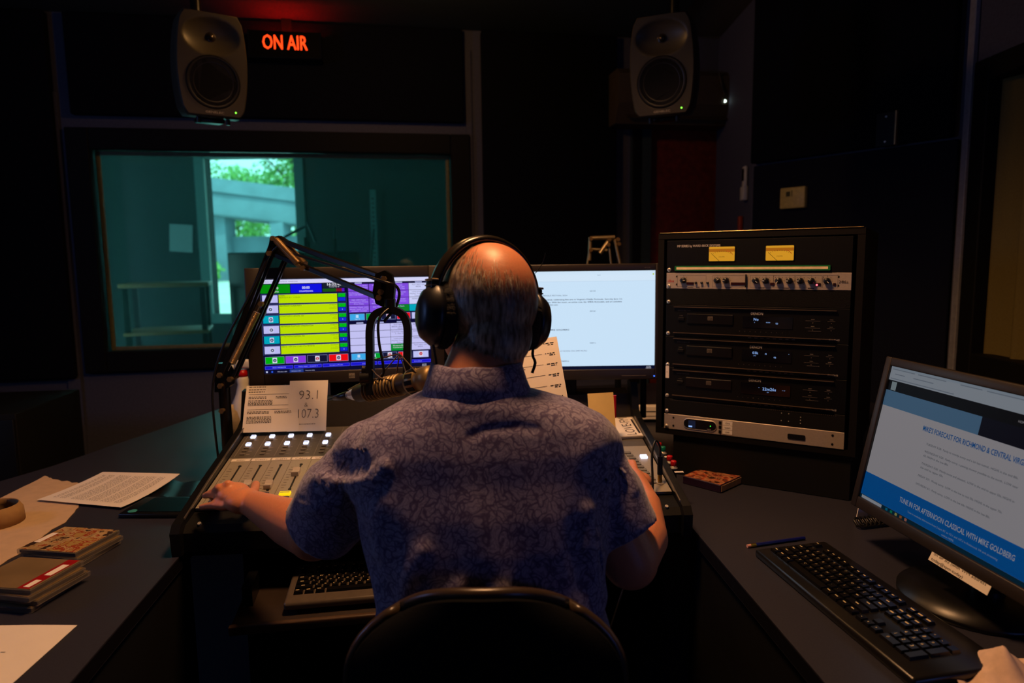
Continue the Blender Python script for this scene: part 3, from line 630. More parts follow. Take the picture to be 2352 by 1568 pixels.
# black tablet in a sleeve
a, b, c = [Zp(x, y, DZ0) for x, y in ((272, 1190), (440, 1190), (300, 1150))]
X = frame(a + Vector((0, 0, .0005)), b - a, c - a); L = (b - a).length
t = thing('tablet', 'black tablet in a glossy case beside his left hand', 'tablet', X @ TR(L / 2, .06, 0))
obj('case', M().box((0, 0, .006), (L, .125, .012), bev=.004), blackp, t)
obj('screen', M().box((.01, .002, .0125), (L - .04, .10, .001)), mat('dark_glass', (6, 7, 8), .3, spec=.25), t)
obj('logo', M().at(TR(-L / 2 + .028, -.045, .0127)).lathe([(0, 0), (.012, 0), (.010, .0004), (0, .0004)], 16), mat('teal_mark', (60, 150, 150), .4), t)
a = Zp(420, 1130, DZ0)
t = thing('glossy_folder', 'flat black glossy plastic folder lying behind the tablet', 'folder', TR(a.x - .03, a.y + .01, DZ0 + .0004) @ RZ(-8))
obj('cover', M().grid(lambda u, v: ((u - .5) * .17, (v - .5) * .13, .006 + .003 * math.sin(u * 14 + v * 5)), 20, 12, 0, .004), blackp, t)
# pencil
a = Zp(1716, 1258, DZ0); b = Zp(1800, 1246, DZ0); d = (b - a).normalized(); X = frame(a + Vector((0, 0, .0042)), d, (-d.y, d.x, 0))
t = thing('pencil', 'blue pencil with brass ferrule tucked under the right keyboard end', 'pencil', X)
obj('shaft', M().cyl((.02, 0, 0), (.145, 0, 0), .0037, n=6, sm=False), mat('navy_pencil_paint', (15, 20, 110), .3), t)
obj('ferrule', M().cyl((.008, 0, 0), (.021, 0, 0), .0039, n=14), mat('pencil_brass', (220, 180, 70), .3, m=1), t)
obj('eraser', M().cyl((0, 0, 0), (.008, 0, 0), .0036, n=14), mat('pencil_eraser', (220, 160, 150), .8), t)
# ------------------------------------------------------------------ keyboards
def keyboard(label, X, Lk, Dk, kind):
    t = thing('computer_keyboard', label, 'keyboard', X)
    body = mat('keyboard_black', (20, 19, 20), .28) if kind == 0 else mat('keyboard_grey_rim', (92, 82, 70), .3)
    obj('base', M().box((0, 0, .009), (Lk, Dk, .018), bev=.006), body, t)
    m = M(); lg = M(); u = .0178; y0 = Dk * .30
    rows = [(y0, [1, 0, 1, 1, 1, 1, .3, 1, 1, 1, 1, .3, 1, 1, 1, 1]), (y0 - 1.25 * u, [1] * 13 + [2]), (y0 - 2.25 * u, [1.5] + [1] * 12 + [1.5]), (y0 - 3.25 * u, [1.75] + [1] * 11 + [2.25]), (y0 - 4.25 * u, [2.25] + [1] * 10 + [2.75]), (y0 - 5.25 * u, [1.25, 1.25, 1.25, 6.25, 1.25, 1.25, 1.25, 1.25])]
    def key(x, y, w, hh=1):
        kx = w * u - .0022; ky = hh * u - .0022
        m.add([(x - kx / 2, y - ky / 2, .017), (x + kx / 2, y - ky / 2, .017), (x + kx / 2, y + ky / 2, .017), (x - kx / 2, y + ky / 2, .017), (x - kx / 2 + .0018, y - ky / 2 + .0015, .0235), (x + kx / 2 - .0018, y - ky / 2 + .0015, .0235), (x + kx / 2 - .0018, y + ky / 2 - .0018, .0235), (x - kx / 2 + .0018, y + ky / 2 - .0018, .0235)],
              [(0, 1, 5, 4), (1, 2, 6, 5), (2, 3, 7, 6), (3, 0, 4, 7), (4, 5, 6, 7)])
    xs = -Lk / 2 + .014; chars = ['', '`1234567890-=', 'QWERTYUIOP[]', 'ASDFGHJKL;', 'ZXCVBNM,./', '']
    for ri, (y, ws) in enumerate(rows):
        x = xs; ci = 0
        for w in ws:
            if ri == 0 and w < 1: x += (w or 1) * u; continue
            key(x + w * u / 2, y, w)
            s = chars[ri][ci] if chars[ri] and ci < len(chars[ri]) and (w == 1) else None
            if s: lg.text(s, x + .0045, y + .0005, .0237, .0065); ci += 1
            elif w != 6.25: lg.box((x + w * u / 2 - .002, y + .002, .0237), (.0055 + .002 * (w > 1), .0022, .0002))
            x += w * u
    nx = xs + 15.3 * u
    for r_ in range(2):
        for c_ in range(3): key(nx + (c_ + .5) * u, y0 - (1.25 + r_) * u, 1); lg.box((nx + (c_ + .5) * u - .001, y0 - (1.25 + r_) * u + .002, .0237), (.008, .003, .0002))
    for c_ in range(3): key(nx + (c_ + .5) * u, y0, 1); key(nx + (c_ + .5) * u, y0 - 5.25 * u, 1); lg.box((nx + (c_ + .5) * u, y0, .0237), (.009, .003, .0002)); lg.text('<v>'[c_], nx + (c_ + .35) * u, y0 - 5.4 * u, .0237, .007)
    key(nx + 1.5 * u, y0 - 4.25 * u, 1)
    px = nx + 3.3 * u
    for r_ in range(4):
        for c_ in range(3):
            key(px + (c_ + .5) * u, y0 - (1.25 + r_) * u, 1)
            lg.text(['/*-', '789', '456', '123'][r_][c_], px + (c_ + .28) * u, y0 - (1.4 + r_) * u, .0237, .008)
    key(px + u, y0 - 5.25 * u, 2); lg.text('0', px + .6 * u, y0 - 5.4 * u, .0237, .008); key(px + 2.5 * u, y0 - 5.25 * u, 1)
    for r_ in (1.25,): key(px + 3.5 * u, y0 - r_ * u, 1)
    key(px + 3.5 * u, y0 - 2.75 * u, 1, 2); key(px + 3.5 * u, y0 - 4.75 * u, 1, 2)
    obj('key', m, mat('key_black', (17, 16, 17), .22), t, kind='stuff'); obj('legend', lg, mat('key_legend', (225, 205, 150), .5), t, kind='stuff')
    return t
a = Zp(1745, 1262, DZ0 + .02); b = Zp(2085, 1540, DZ0 + .02); c = Zp(1865, 1240, DZ0 + .02)
L = (b - a).length; X = frame((a.x, a.y, DZ0 + .001), b - a, c - a)
keyboard('black full-size keyboard on the right desk wing under the tilted screen', X @ TR(L / 2, .077, 0) @ RX(2.2), .455, .16, 0)
a = Zp(645, 1340, .66); b = Zp(650, 1392, .655); c = Zp(880, 1372, .655)
X = frame(Vector((b.x, b.y, .642)), c - b, a - b)
keyboard('dark keyboard with a grey rim on the pull-out tray under the console', X @ TR(.2275, .084, 0), .455, .165, 1)
t = thing('keyboard_tray', 'thin dark pull-out tray holding a keyboard below the console edge', 'tray', X @ TR(.26, .12, -.016))
obj('tray_panel', M().box((0, .03, 0), (.72, .36, .014), bev=.004), mat('tray_brown', (50, 40, 34), .4), t)
obj('front_lip', M().box((0, -.149, .004), (.72, .012, .02), bev=.003), mat('tray_lip', (80, 62, 48), .35), t)
for x in (-.34, .34): obj('slide', M().box((x, .08, .028), (.02, .3, .045)), blackmet, t)
# ------------------------------------------------------------------ screens
def scr_mat(n, rgb, e): return mat(n, rgb, .4, e=e, spec=.12, light=(sum(rgb) > 330))
class Scr:
    """screen content: v measured from the top"""
    def __init__(s, w, h, k): s.w = w; s.h = h; s.k = k; s.m = M(); s.mats = []; s.idx = {}; s.lay = 0
    def c(s, rgb):
        key = tuple(rgb)
        if key not in s.idx:
            s.idx[key] = len(s.mats); s.mats.append(scr_mat('screen_%s_%d_%d_%d' % (s.k[0], *rgb), rgb, s.k[1]))
        return s.idx[key]
    def R(s, u0, v0, u1, v1, rgb, z=1): s.m.rect(u0 * s.w, -v1 * s.h, u1 * s.w, -v0 * s.h, .0002 * z, s.c(rgb)); return s
    def T(s, t, u, v, hh, rgb, al='l', w=None, z=6, sx=1.0): s.m.text(t, u * s.w, -v * s.h, .0002 * z, hh * s.h, s.c(rgb), al, sx, (w * s.w) if w else None); return s
def monitor(label, X, w, h, bez, scr, fat=0, stand=None, cat='computer monitor'):
    """X: frame at the top-left corner of the lit area, X right, Y up, Z towards the viewer"""
    t = thing('computer_monitor', label, cat, X)
    l, r_, tp, bt = bez; m = M(); z = .004
    po = rrect(-l, -h - bt, w + r_, tp, .012 if fat else .005)
    m.prism(po, -.03, -.003); m.prism(rrect(-l + .05, -h - bt + .04, w + r_ - .05, tp - .04, .02), -.055, -.03)
    obj('casing', m, blackp, t); m = M()
    for x0, y0, x1, y1 in ((-l, -h - bt, 0, tp), (w, -h - bt, w + r_, tp), (0, 0, w, tp), (0, -h - bt, w, -h)): m.box(((x0 + x1) / 2, (y0 + y1) / 2, .0), (x1 - x0, y1 - y0, .012), bev=.0025)
    obj('bezel', m, mat('bezel_dark_brown', (40, 34, 32), .42, bump=.05, scale=800), t)
    obj('screen', scr.m, scr.mats, t)
    return t
# left touch screen
Lx = [-.71, 1.936, 1.305, .241, .061]
def rfr(x, y, z, yaw, tilt):
    R = Vector((math.cos(yaw), math.sin(yaw), 0)); n = Vector((-math.sin(yaw), math.cos(yaw), 0)); U = Vector((0, 0, 1)) * math.cos(tilt) + n * math.sin(tilt)
    return frame((x, y, z), R, U)
s = Scr(.476, .268, ('left', .95)); NV = (8, 8, 50); LV = (190, 190, 245); YE = (188, 226, 0); GR = (5, 165, 20); BL = (15, 25, 225); PU = (128, 75, 225); CY_ = (0, 165, 190); WH = (235, 235, 250); RD = (235, 10, 20); TX = (70, 70, 120)
s.R(0, 0, 1, 1, NV, 0); s.R(0, .006, 1, .048, (215, 215, 250)); s.T('AUDIO SYSTEM CONTROL WINDOW', .015, .035, .018, (90, 90, 140), w=.2)
s.R(0, .058, .168, .15, (5, 140, 10)); s.T('0:00', .085, .108, .036, WH, 'c'); s.T('AUTO', .085, .142, .024, WH, 'c')
s.R(.172, .058, .352, .15, (10, 15, 225)); s.T('^00:00', .26, .108, .036, WH, 'c'); s.T('COUNTDOWN', .26, .142, .022, WH, 'c', w=.08)
s.R(.357, .046, .492, .104, (20, 30, 45)); s.T('^16:22:45', .425, .079, .036, WH, 'c', w=.09); s.T('Tuesday May 28', .425, .098, .014, WH, 'c', w=.06)
s.R(.357, .112, .437, .145, (25, 90, 20)); s.R(.437, .112, .47, .145, (130, 10, 40)); s.R(.47, .112, .485, .145, (90, 20, 200)); s.R(.357, .127, .485, .130, (10, 40, 10), 2)
rows = [('HARD', 'BRANCH AT: 17:55:00', LV, ''), ('REFRESH LIBRARY', 'COMMANDS', LV, '17:55:00'), ('STATION LEGAL ID', 'MUSIC', CY_, '17:55:00'), ('REFRESH PLAYLIST PRESENTER', 'COMMANDS', LV, '17:55:02'), ('STATION LEGAL ID', 'MUSIC', CY_, '17:55:02'), ('NET-2 -- OFF (Pot 12 HD-1/Pot 1B HD-2)', 'COMMANDS', LV, '17:55:04')]
for i, (a, b, c, tm) in enumerate(rows):
    v = .160 + .1085 * i; s.R(.0, v, .495, v + .101, (60, 70, 130), .5); s.R(.002, v + .006, .493, v + .098, NV, .8)
    s.R(.008, v + .010, .096, v + .09, c, 2); s.R(.040, v + .025, .064, v + .078, (205, 210, 240), 3)
    s.m.at(TR(.052 * s.w, -(v + .052) * s.h, .0008)).poly([(.0045 * math.cos(q), .0045 * math.sin(q)) for q in [2 * PI * j / 18 for j in range(18)]], 0, s.c((35, 45, 100))).poly([(-.0015, -.0022), (.0026, 0), (-.0015, .0022)], .0002, s.c(WH)); s.m.T = Matrix()
    s.R(.102, v + .006, .440, v + .097, YE, 2); s.T(a, .105, v + .024, .0215, (70, 85, 20), w=min(.19, .0085 * len(a)), z=4)
    if tm: s.T(tm, .436, v + .022, .017, (95, 110, 20), 'r', w=.045, z=4); s.T(b, .436, v + .060, .015, (95, 110, 20), 'r', w=.045 if len(b) > 6 else .028, z=4); s.T('0:00.0', .436, v + .042, .012, (140, 160, 20), 'r', w=.02, z=4)
    else: s.T(b, .105, v + .044, .018, (95, 110, 20), w=.12, z=4)
    s.R(.446, v + .006, .489, v + .044, (0, 185, 25), 2); s.T('A', .467, v + .032, .018, (20, 60, 20), 'c', z=4)
    s.R(.446, v + .049, .489, v + .088, (20, 40, 215), 2)
    if i: s.T('1', .467, v + .076, .022, WH, 'c', z=4)
def icon(u, v, rgb, ic=(35, 45, 100), x=False):
    s.R(u - .013, v - .028, u + .013, v + .028, (215, 218, 240), 3)
    s.m.at(TR(u * s.w, -v * s.h, .0008)).poly([(.0048 * math.cos(q), .0048 * math.sin(q)) for q in [2 * PI * j / 18 for j in range(18)]], 0, s.c(ic)); s.m.T = Matrix()
    s.T('X' if x else '>', u, v + .012, .03, (240, 240, 250), 'c', z=6)
for u0, u1, c, x in ((.008, .118, (0, 175, 15), 0), (.124, .242, (135, 55, 225), 0), (.25, .368, (20, 20, 50), 1), (.376, .492, RD, 0)):
    s.R(u0, .822, u1, .902, (120, 125, 170), 1); s.R(u0 + .002, .826, u1 - .002, .898, c, 2); icon((u0 + u1) / 2, .862, c, (190, 20, 50) if x else (35, 45, 100), x)
for k in range(6): s.R(.006 + .166 * k, .922, .166 + .166 * k, .957, (80, 80, 255), 1); s.R(.008 + .166 * k, .926, .164 + .166 * k, .953, (25, 20, 205), 2)
for k, q in enumerate(['SELECT PRESENTER', 'Audio Vault - Console 4', 'Emergency Phones', 'Load', '', 'Show Sheet']): s.T(q, .086 + .166 * k, .944, .013, (190, 190, 255), 'c', w=.008 * len(q) * .6 + .001 if q else None)
s.R(0, .964, 1, 1, (10, 12, 45), 1); s.R(.145, .966, .225, .998, (35, 60, 140), 2); s.R(.01, .975, .02, .992, (190, 200, 240), 3); s.R(.04, .975, .05, .992, (40, 90, 230), 3)
for k in range(3): s.T('Window title', .075 + .08 * k, .99, .015, (190, 190, 220), w=.055)
s.T('4:22 PM', .955, .983, .013, WH, 'c', w=.028); s.T('5/28/2024', .955, .997, .013, WH, 'c', w=.028)
cu = [.508, .632, .754, .876]; cw = .12
T1 = [[('Exploring Music MON-', 'FRI to 5/31 NEEDS', 'TAG'), ('Performance Today', 'DEC 5-28 NEEDS TAG', ''), ('DJD VPM Music', 'Smartspeaker Promo', 'Free Data'), ('Midday Music with', 'Shawn week of 5-28', 'ALREADY TAGGED')],
      [('Metropolitan', 'NEEDS TAG', ''), ('Music Archive 2 with', 'with Howie NO TAG', ''), ("Page's Kitchen", 'GENERIC SAT', 'ALREADY TAGGED'), ('Jazz Weekend', 'to 5-29', '')],
      [('Kitchen', 'GENERIC SAT', 'ALREADY TAG'), ('Variety (with', 'Holiday)', ''), ('Summer MUSIC', 'is with Howie', ''), ('Show Open', '', '')], [('PLAY NEXT UW', 'BREAK', ''), ('LOAD MUSIC UW', 'Playlist Today/Curr', 'Time A/R'), ('REFRESH ARRAY', '', ''), ('TTPM', '', '')]]
for r_ in range(4):
    for c_ in range(4):
        col = PU if c_ < 3 else (205, 210, 250); tx = (200, 185, 255)
        if c_ == 2 and r_ == 3: col = (10, 130, 40)
        if c_ == 3: tx = TX
        if c_ == 3 and r_ == 3: col = CY_
        v = .070 + .078 * r_; s.R(cu[c_], v, cu[c_] + cw, v + .074, col, 2)
        for q, l in enumerate(T1[c_][r_]): s.T(l, cu[c_] + cw / 2, v + .024 + .021 * q, .018, tx, 'c', w=(min(.112, .0066 * len(l)) if l else None), z=4)
for c_ in range(4): s.R(cu[c_] + .04, .053, cu[c_] + .082, .067, (170, 175, 225), 2); s.R(cu[c_] + .04, .488, cu[c_] + .082, .502, (170, 175, 225), 2)
for vv in (.392, .826):
    for u0, u1, c, x in ((.510, .600, (60, 170, 235), 0), (.608, .690, (0, 160, 50), 0), (.700, .788, (20, 22, 55), 1), (.796, .880, RD, 0), (.888, .985, (190, 195, 245), 0)):
        s.R(u0, vv, u1, vv + .074, (120, 130, 190), 1); s.R(u0 + .002, vv + .004, u1 - .002, vv + .070, c, 2)
        if x or u0 > .7: icon((u0 + u1) / 2, vv + .032, c, (190, 20, 50) if x or u0 > .88 else (35, 45, 100), x)
        else: s.R((u0 + u1) / 2 - .008, vv + .014, (u0 + u1) / 2 + .008, vv + .046, (190, 220, 250), 3)
        s.T('Page 12', (u0 + u1) / 2, vv + .064, .014, WH, 'c', w=.03)
T2 = {(2, 0): ('PLAY NEXT UW', 'BREAK (BIG/SMALL', 'PROG)'), (2, 1): ('Array/UW Playlist Curr', '2  Pot OFF', ''), (2, 2): ('LOAD MUSIC UW', 'Playlist Today/Curr', 'Time A/R'), (2, 3): ('Mozart-Clarinet', 'Concerto Adagio', ''), (3, 0): ('REFRESH ARRAY', 'PRESENTER', ''), (3, 1): ('REFRESH ARRAY', '', ''), (3, 2): ('REFRESH ARRAY', '', ''), (3, 3): ('PLAY NEXT UW', 'BREAK', '')}
for r_ in range(4):
    for c_ in range(4):
        v = .508 + .077 * r_; g_ = (c_, r_) == (2, 3); s.R(cu[c_], v, cu[c_] + cw, v + .073, (5, 140, 45) if g_ else (195, 195, 245), 2)
        for q, l in enumerate(T2.get((c_, r_), ())): s.T(l, cu[c_] + cw / 2, v + .024 + .021 * q, .018, WH if g_ else TX, 'c', w=(min(.112, .0066 * len(l)) if l else None), z=4)
X = rfr(*Lx)
t = monitor('left wide touch screen showing yellow and purple broadcast software panels', X, .476, .268, (.040, .040, .032, .036), s, fat=1)
obj('logo_plate', M().box((.242, -.285, .0065), (.017, .014, .0006)).at(TR(.234, -.2895, .0070)).text('elo', 0, 0, 0, .0115, 1, w=.0155), [mat('logo_grey', (130, 122, 112), .4), blackm], t)
obj('stand', M().box((.238, -.34, -.07), (.12, .16, .03), bev=.006).box((.238, -.15, -.065), (.10, .10, .03)), blackm, t)
# shelf riser that carries both screens behind the console
q = X @ Vector((.238, -.34, -.07))
t = thing('monitor_riser', 'low black shelf behind the console carrying the two wide screens', 'shelf', TR(0, 0, DZ0) @ TR(-.2, 2.155, 0) @ Matrix.Rotation(CY, 4, 'Z'))
obj('shelf_board', M().box((0, 0, .115), (1.05, .24, .02), bev=.003, seg=1), blackm, t)
for x in (-.5, 0, .5): obj('support', M().box((x, 0, .055), (.02, .22, .105)), blackm, t)
# right screen
s = Scr(.50, .281, ('right', .92)); BG = (205, 232, 255); TK = (40, 60, 90); s.R(0, 0, 1, 1, BG, 0); s.R(0, 0, 1, .10, (214, 236, 255)); s.R(0, .101, 1, .103, (180, 205, 230)); s.R(0, .966, 1, 1, (8, 14, 40), 1); s.R(.985, .03, .993, .045, (180, 210, 60), 2)
s.T('Search', .67, .045, .014, (110, 130, 160), w=.02); s.T('25132', .628, .207, .018, TK, w=.033); s.T('04181', .628, .410, .018, TK, w=.033); s.T('04011', .628, .735, .018, TK, w=.033)
s.T('MIDDLE FESTIVAL 2024', .358, .248, .019, (60, 80, 110), w=.142); B2 = (20, 35, 70)
for v, l, w_ in ((.290, "ddle Festival, celebrating fine arts in Virginia's Middle Peninsula. Saturday June 1st", .47), (.317, 'in Urbanna. With live music, an artists row, the VMFA Artmobile, and art activities', .468), (.342, 'the middle dot com.', .105)): s.T(l, .342, v, .019, B2, w=w_); s.T(l, .3425, v, .019, B2, w=w_, z=7)
s.T('N MUSIC', .352, .448, .018, TK, w=.042); s.T('T 4', .352, .489, .018, TK, w=.016); s.T('E WITH MIKE GOLDBERG', .345, .597, .020, B2, w=.165); s.T('^E WITH MIKE GOLDBERG', .345, .597, .020, B2, w=.165, z=7)
s.T('10 NOON ON VPM MUSIC', .455, .815, .019, (90, 100, 130), w=.158); s.T('DBERG', .458, .920, .020, B2, w=.05); s.T('4:22 PM', .965, .983, .013, WH, 'c', w=.026); s.T('5/28/2024', .965, .997, .013, WH, 'c', w=.03)
X = rfr(-.091, 1.947, 1.316, -.003, .014)
t = monitor('right wide screen showing a pale page of text beside his head', X, .50, .281, (.014, .010, .020, .030), s)
obj('power_light', M().cyl((.498, -.302, .005), (.498, -.302, .008), .0018, n=10), mat('blue_led', (60, 110, 255), .4, e=2.5), t)
obj('button_row', M().box((.44, -.300, .0065), (.07, .0012, .0006)), mat('button_mark', (110, 100, 90), .4), t)
obj('model_mark', M().text('HP Z23i', .468, .006, .0066, .005), mat('button_mark', (110, 100, 90), .4), t)
obj('stand', M().box((.25, -.33, -.06), (.06, .22, .03), bev=.006).box((.25, -.44, -.03), (.24, .012, .18), bev=.004).box((.478, -.37, -.05), (.016, .13, .016), bev=.003), blackm, t)
# foreground screen, right
s = Scr(.51, .287, ('front', .20)); PG = (222, 222, 232); BLU = (0, 120, 225)
s.R(0, 0, 1, 1, PG, 0); s.R(0, 0, 1, .10, (205, 222, 240)); s.R(0, .10, 1, .175, (8, 10, 16), 2); s.R(0, .175, .508, .29, (105, 155, 200), 2); s.R(.508, .175, 1, .29, (12, 14, 36), 2); s.R(.025, .108, .055, .17, (180, 205, 215), 3)
s.T('HOME', .65, .15, .02, PG); s.R(0, .803, 1, .972, BLU, 2); s.R(0, .972, 1, 1, (5, 60, 85), 3); s.R(.012, .976, .14, .998, (215, 225, 240), 4)
s.T("^MIKE'S FORECAST FOR RICHMOND & CENTRAL VIRGINIA", .255, .374, .048, (0, 110, 200), w=.49, z=4); s.T("^MIKE'S FORECAST FOR RICHMOND & CENTRAL VIRGINIA", .2555, .374, .048, (0, 110, 200), w=.49, z=5)
GY = (95, 100, 112)
for u, v, l, w_ in ((.291, .458, 'TUESDAY 5/28:  Partly to mostly sunny and a bit less humid.. HIGHS in the mid 80s.', .412), (.291, .508, 'WEDNESDAY 5/29:  Partly sunny, a passing shower possible to the north.. LOW near', .42), (.291, .537, '65, HIGH in the low 80s', .125), (.291, .590, 'THURSDAY 5/30:  Mostly sunny and pleasant.. LOW in the mid to upper 50s, HIGHS in', .42), (.291, .618, 'the mid to upper 70s', .115), (.289, .675, 'FRIDAY 5/31:  Mostly sunny.. LOW in the low to mid 50s, HIGHS in the upper 70s.', .39), (.288, .732, 'SATURDAY 6/1:  Partly sunny.. LOW in the low 60s, HIGHS in the low 80s.', .352)): s.T(l, u, v, .019, GY, w=w_, z=4)
s.T('^TUNE IN FOR AFTERNOON CLASSICAL WITH MIKE GOLDBERG', .227, .892, .048, (215, 225, 245), w=.537, z=4); s.T('^TUNE IN FOR AFTERNOON CLASSICAL WITH MIKE GOLDBERG', .2275, .892, .048, (215, 225, 245), w=.537, z=5)
s.T('Tune in weekday afternoons from 2-6pm ET on 93.1 and 107.3 in Richmond, VA and streaming', .282, .935, .018, (190, 210, 240), w=.425, z=4); s.T('online HERE.', .465, .962, .018, (190, 210, 240), w=.06, z=4)
for u, w_, v in ((.012, .13, .022), (.16, .15, .022), (.38, .10, .022), (.5, .16, .022), (.7, .13, .022), (.03, .06, .055), (.14, .11, .055), (.01, .35, .09)): s.R(u, v - .006, u + w_, v, (160, 175, 195), 4)
for k, c in enumerate(((0, 150, 200), (20, 170, 120), (200, 200, 120), (200, 120, 60), (220, 140, 120))): s.R(.165 + .028 * k, .978, .178 + .028 * k, .996, c, 4)
X = rfr(.8002, 1.4203, 1.1183, -1.4691, .2032)
t = monitor('large black-bezel screen at the right edge showing a weather forecast page', X, .51, .287, (.018, .018, .018, .024), s)
obj('stand', M().box((.26, -.22, -.09), (.07, .26, .03), bev=.006), blackm, t)
q = X @ Vector((.26, -.33, -.09))
Xi = X.inverted()
obj('stand_base', M().at(Xi @ TR(q.x - .02, q.y, DZ0 + .001)).lathe([(0, 0), (.125, 0), (.125, .010), (.06, .018), (0, .018)], 40), blackp, t)
obj('stand_neck', M().at(Xi).cyl((q.x, q.y, DZ0 + .01), q, .028, n=20), blackp, t)
mm = M().at(TR(.300, -.316, .0045) @ RX(-14)); mm.box((0, 0, .002), (.135, .021, .0008), 0); mm.text('on air #2 (with VPM address', -.062, .002, .0027, .0075, 1, w=.12); mm.text('today@vpm-today)', -.062, -.008, .0027, .0075, 1, w=.075)
obj('taped_label', mm, [paperm, inkm], t, label='taped strip with typed writing')
o = P(2003, 1010, 1.55)
p = P(1975, 1030, 1.6); 
t = thing('spare_paper', 'small pale paper corner behind the left edge of the forecast screen', 'paper', None)
t.location = (p.x, p.y, DZ0)
obj('sheet', M().add([(0, 0, .0), (.05, .02, .0), (.06, .02, .25), (.03, .0, .19), (0, .003, .0), (.05, .023, .0), (.06, .023, .25), (.03, .003, .19)], [(0, 1, 2, 3), (7, 6, 5, 4), (0, 4, 5, 1), (1, 5, 6, 2), (2, 6, 7, 3), (3, 7, 4, 0)]), paperm, t)
a = Z(2000, 1212)
obj('coiled_cable', M().tube([(a.x + .0016 * k - .03 + .012 * math.cos(k * .9), a.y + .012 * math.sin(k * .9) + .004 * k / 10, DZ0 + .012 + .008 * math.sin(k * .9)) for k in range(60)], .0028, 6), blackp, label='black coiled cable on the desk behind the forecast screen', cat='cable')
# ------------------------------------------------------------------ equipment rack
X = rfr(.437, 1.927, 1.398, -.554, .008); RWd = .47; U1 = .534 / 12
# move origin to bottom-left of the rails
X = X @ TR(0, -.534, 0)
t = thing('equipment_rack', 'black desktop equipment rack cabinet right of the wide screens', 'equipment rack', X)
m = M(); m.box((RWd / 2, -.008, -.21), (RWd + .05, .016, .42)); m.box((RWd / 2, .546, -.21), (RWd + .05, .016, .42)); m.box((-.0165, .267, -.21), (.017, .54, .42)); m.box((RWd + .0165, .267, -.21), (.017, .54, .42)); m.box((RWd / 2, .267, -.41), (RWd, .54, .012))
obj('cabinet', m, mat('rack_vinyl', (14, 12, 13), .75, spec=.15, bump=.2, scale=700), t)
obj('pedestal', M().box((RWd / 2 + .02, -.0745, -.19), (RWd - .01, .115, .36)), blackm, t)
for x in (.008, RWd - .008): obj('rail', M().box((x, .267, -.014), (.016, .534, .004)), blackmet, t)
m = M(); m.cyl((-.02, .555, .001), (RWd + .02, .555, .001), .0012, n=6)
obj('top_edge', m, mat('worn_metal', (170, 150, 110), .3, m=1), t)
def yu(u): return .534 - u * U1
def faceplate(name, label, u, n, mt, cat='rack unit', zt=.004):
    t = thing(name, label, cat, X @ TR(0, yu(u + n), 0)); H = n * U1
    obj('faceplate', M().box((RWd / 2, H / 2, 0), (RWd - .002, H - .001, zt), bev=.0008, seg=1), mt, t)
    for x in (.0085, RWd - .0085):
        for y in (.008, H - .008): m = M(); m.at(TR(x, y, zt / 2)).lathe([(.0, 0), (.0055, 0), (.005, .002), (.003, .0032), (0, .0034)], 16); m.T = Matrix(); m.box((x, y, zt / 2 + .0035), (.006, .001, .0004), 1); m.box((x, y, zt / 2 + .0035), (.001, .006, .0004), 1); obj('rack_screw', m, [chrome, blackm], t); return t, H
rackb = mat('rack_black_face', (8, 8, 9), .45, spec=.25)
wtx = mat('panel_white_print', (200, 195, 185), .5)
t, H = faceplate('meter_unit', 'black rack unit with two amber needle meters, topmost in the rack', 0, 2, rackb)
obj('lettering', M().text('MP SERIES by WARD-BECK SYSTEMS', .030, H - .019, .0026, .0085, 0, w=.118).text('MP SERIES by WARD-BECK SYSTEMS', .0304, H - .019, .0026, .0085, 0, w=.118), wtx, t)
amb = mat('lit_amber_dial', (255, 190, 60), .5, e=.55, ec=(255, 180, 40), light=True); am2 = mat('lit_amber_dial_top', (200, 120, 30), .5, e=.32, ec=(255, 150, 20))
for x in (.153, .300):
    o = obj('meter', M().prism(rrect(x - .036, .030, x + .036, .070, .003), 0, .004), blackp, t)
    obj('dial', M().poly(rrect(x - .034, .031, x + .034, .069, .002), .0042, 0).rect(x - .034, .0555, x + .034, .0635, .0044, 1), [amb, am2], o, label='lit amber dial')
    m = M()
    for k in range(9):
        a = math.radians(125 - 70 * k / 8); m.box((x + .031 * math.cos(a) * 1.25, .026 + .031 * math.sin(a), .0047), (.0006, .003, .0003), 0, R=Matrix.Rotation(a - PI / 2, 4, 'Z'))
    m.tube([(x - .006, .031, .0047), (x - .028, .052, .0047)], .0005, 5, 0); m.text('(VOLUME)', x, .041, .0047, .0038, 0, 'c', w=.015)
    m.tube([(x + .012, .0575, .0047), (x + .022, .055, .0047), (x + .029, .048, .0047)], .0006, 5, 1, smooth=3)
    obj('needle_scale', m, [inkm, mat('scale_red', (190, 40, 20), .5)], o)
t2 = thing('designation_strip', 'long green-edged cream strip under the two amber meters', 'label strip', X @ TR(.028, yu(2) + .006, .0045))
obj('strip', M().box((.195, .006, .0), (.395, .013, .004)), mat('green_strip', (10, 110, 50), .5), t2); obj('card', M().box((.195, .0058, .0022), (.385, .0065, .0006)), mat('cream_card', (235, 215, 170), .7), t2)
silv = mat('brushed_silver', (185, 172, 160), .4, m=.35, var=.05, scale=300)
t, H = faceplate('voice_processor', 'silver rack processor with a row of black knobs and red lights', 2, 1, silv)
m = M(); m.text('dbx', .0045, .018, .0028, .011, 1, w=.019); m.text('286s', RWd - .030, .018, .0028, .010, 0, w=.022)
for a, b in ((.032, .112), (.130, .222), (.228, .286), (.287, .338), (.340, .402), (.404, .438)):
    for (x0, y0, x1, y1) in ((a, .006, b, .0064), (a, .037, b, .0374), (a, .006, a + .0004, .0374), (b, .006, b + .0004, .0374)): m.rect(x0, y0, x1, y1, .0024, 0)
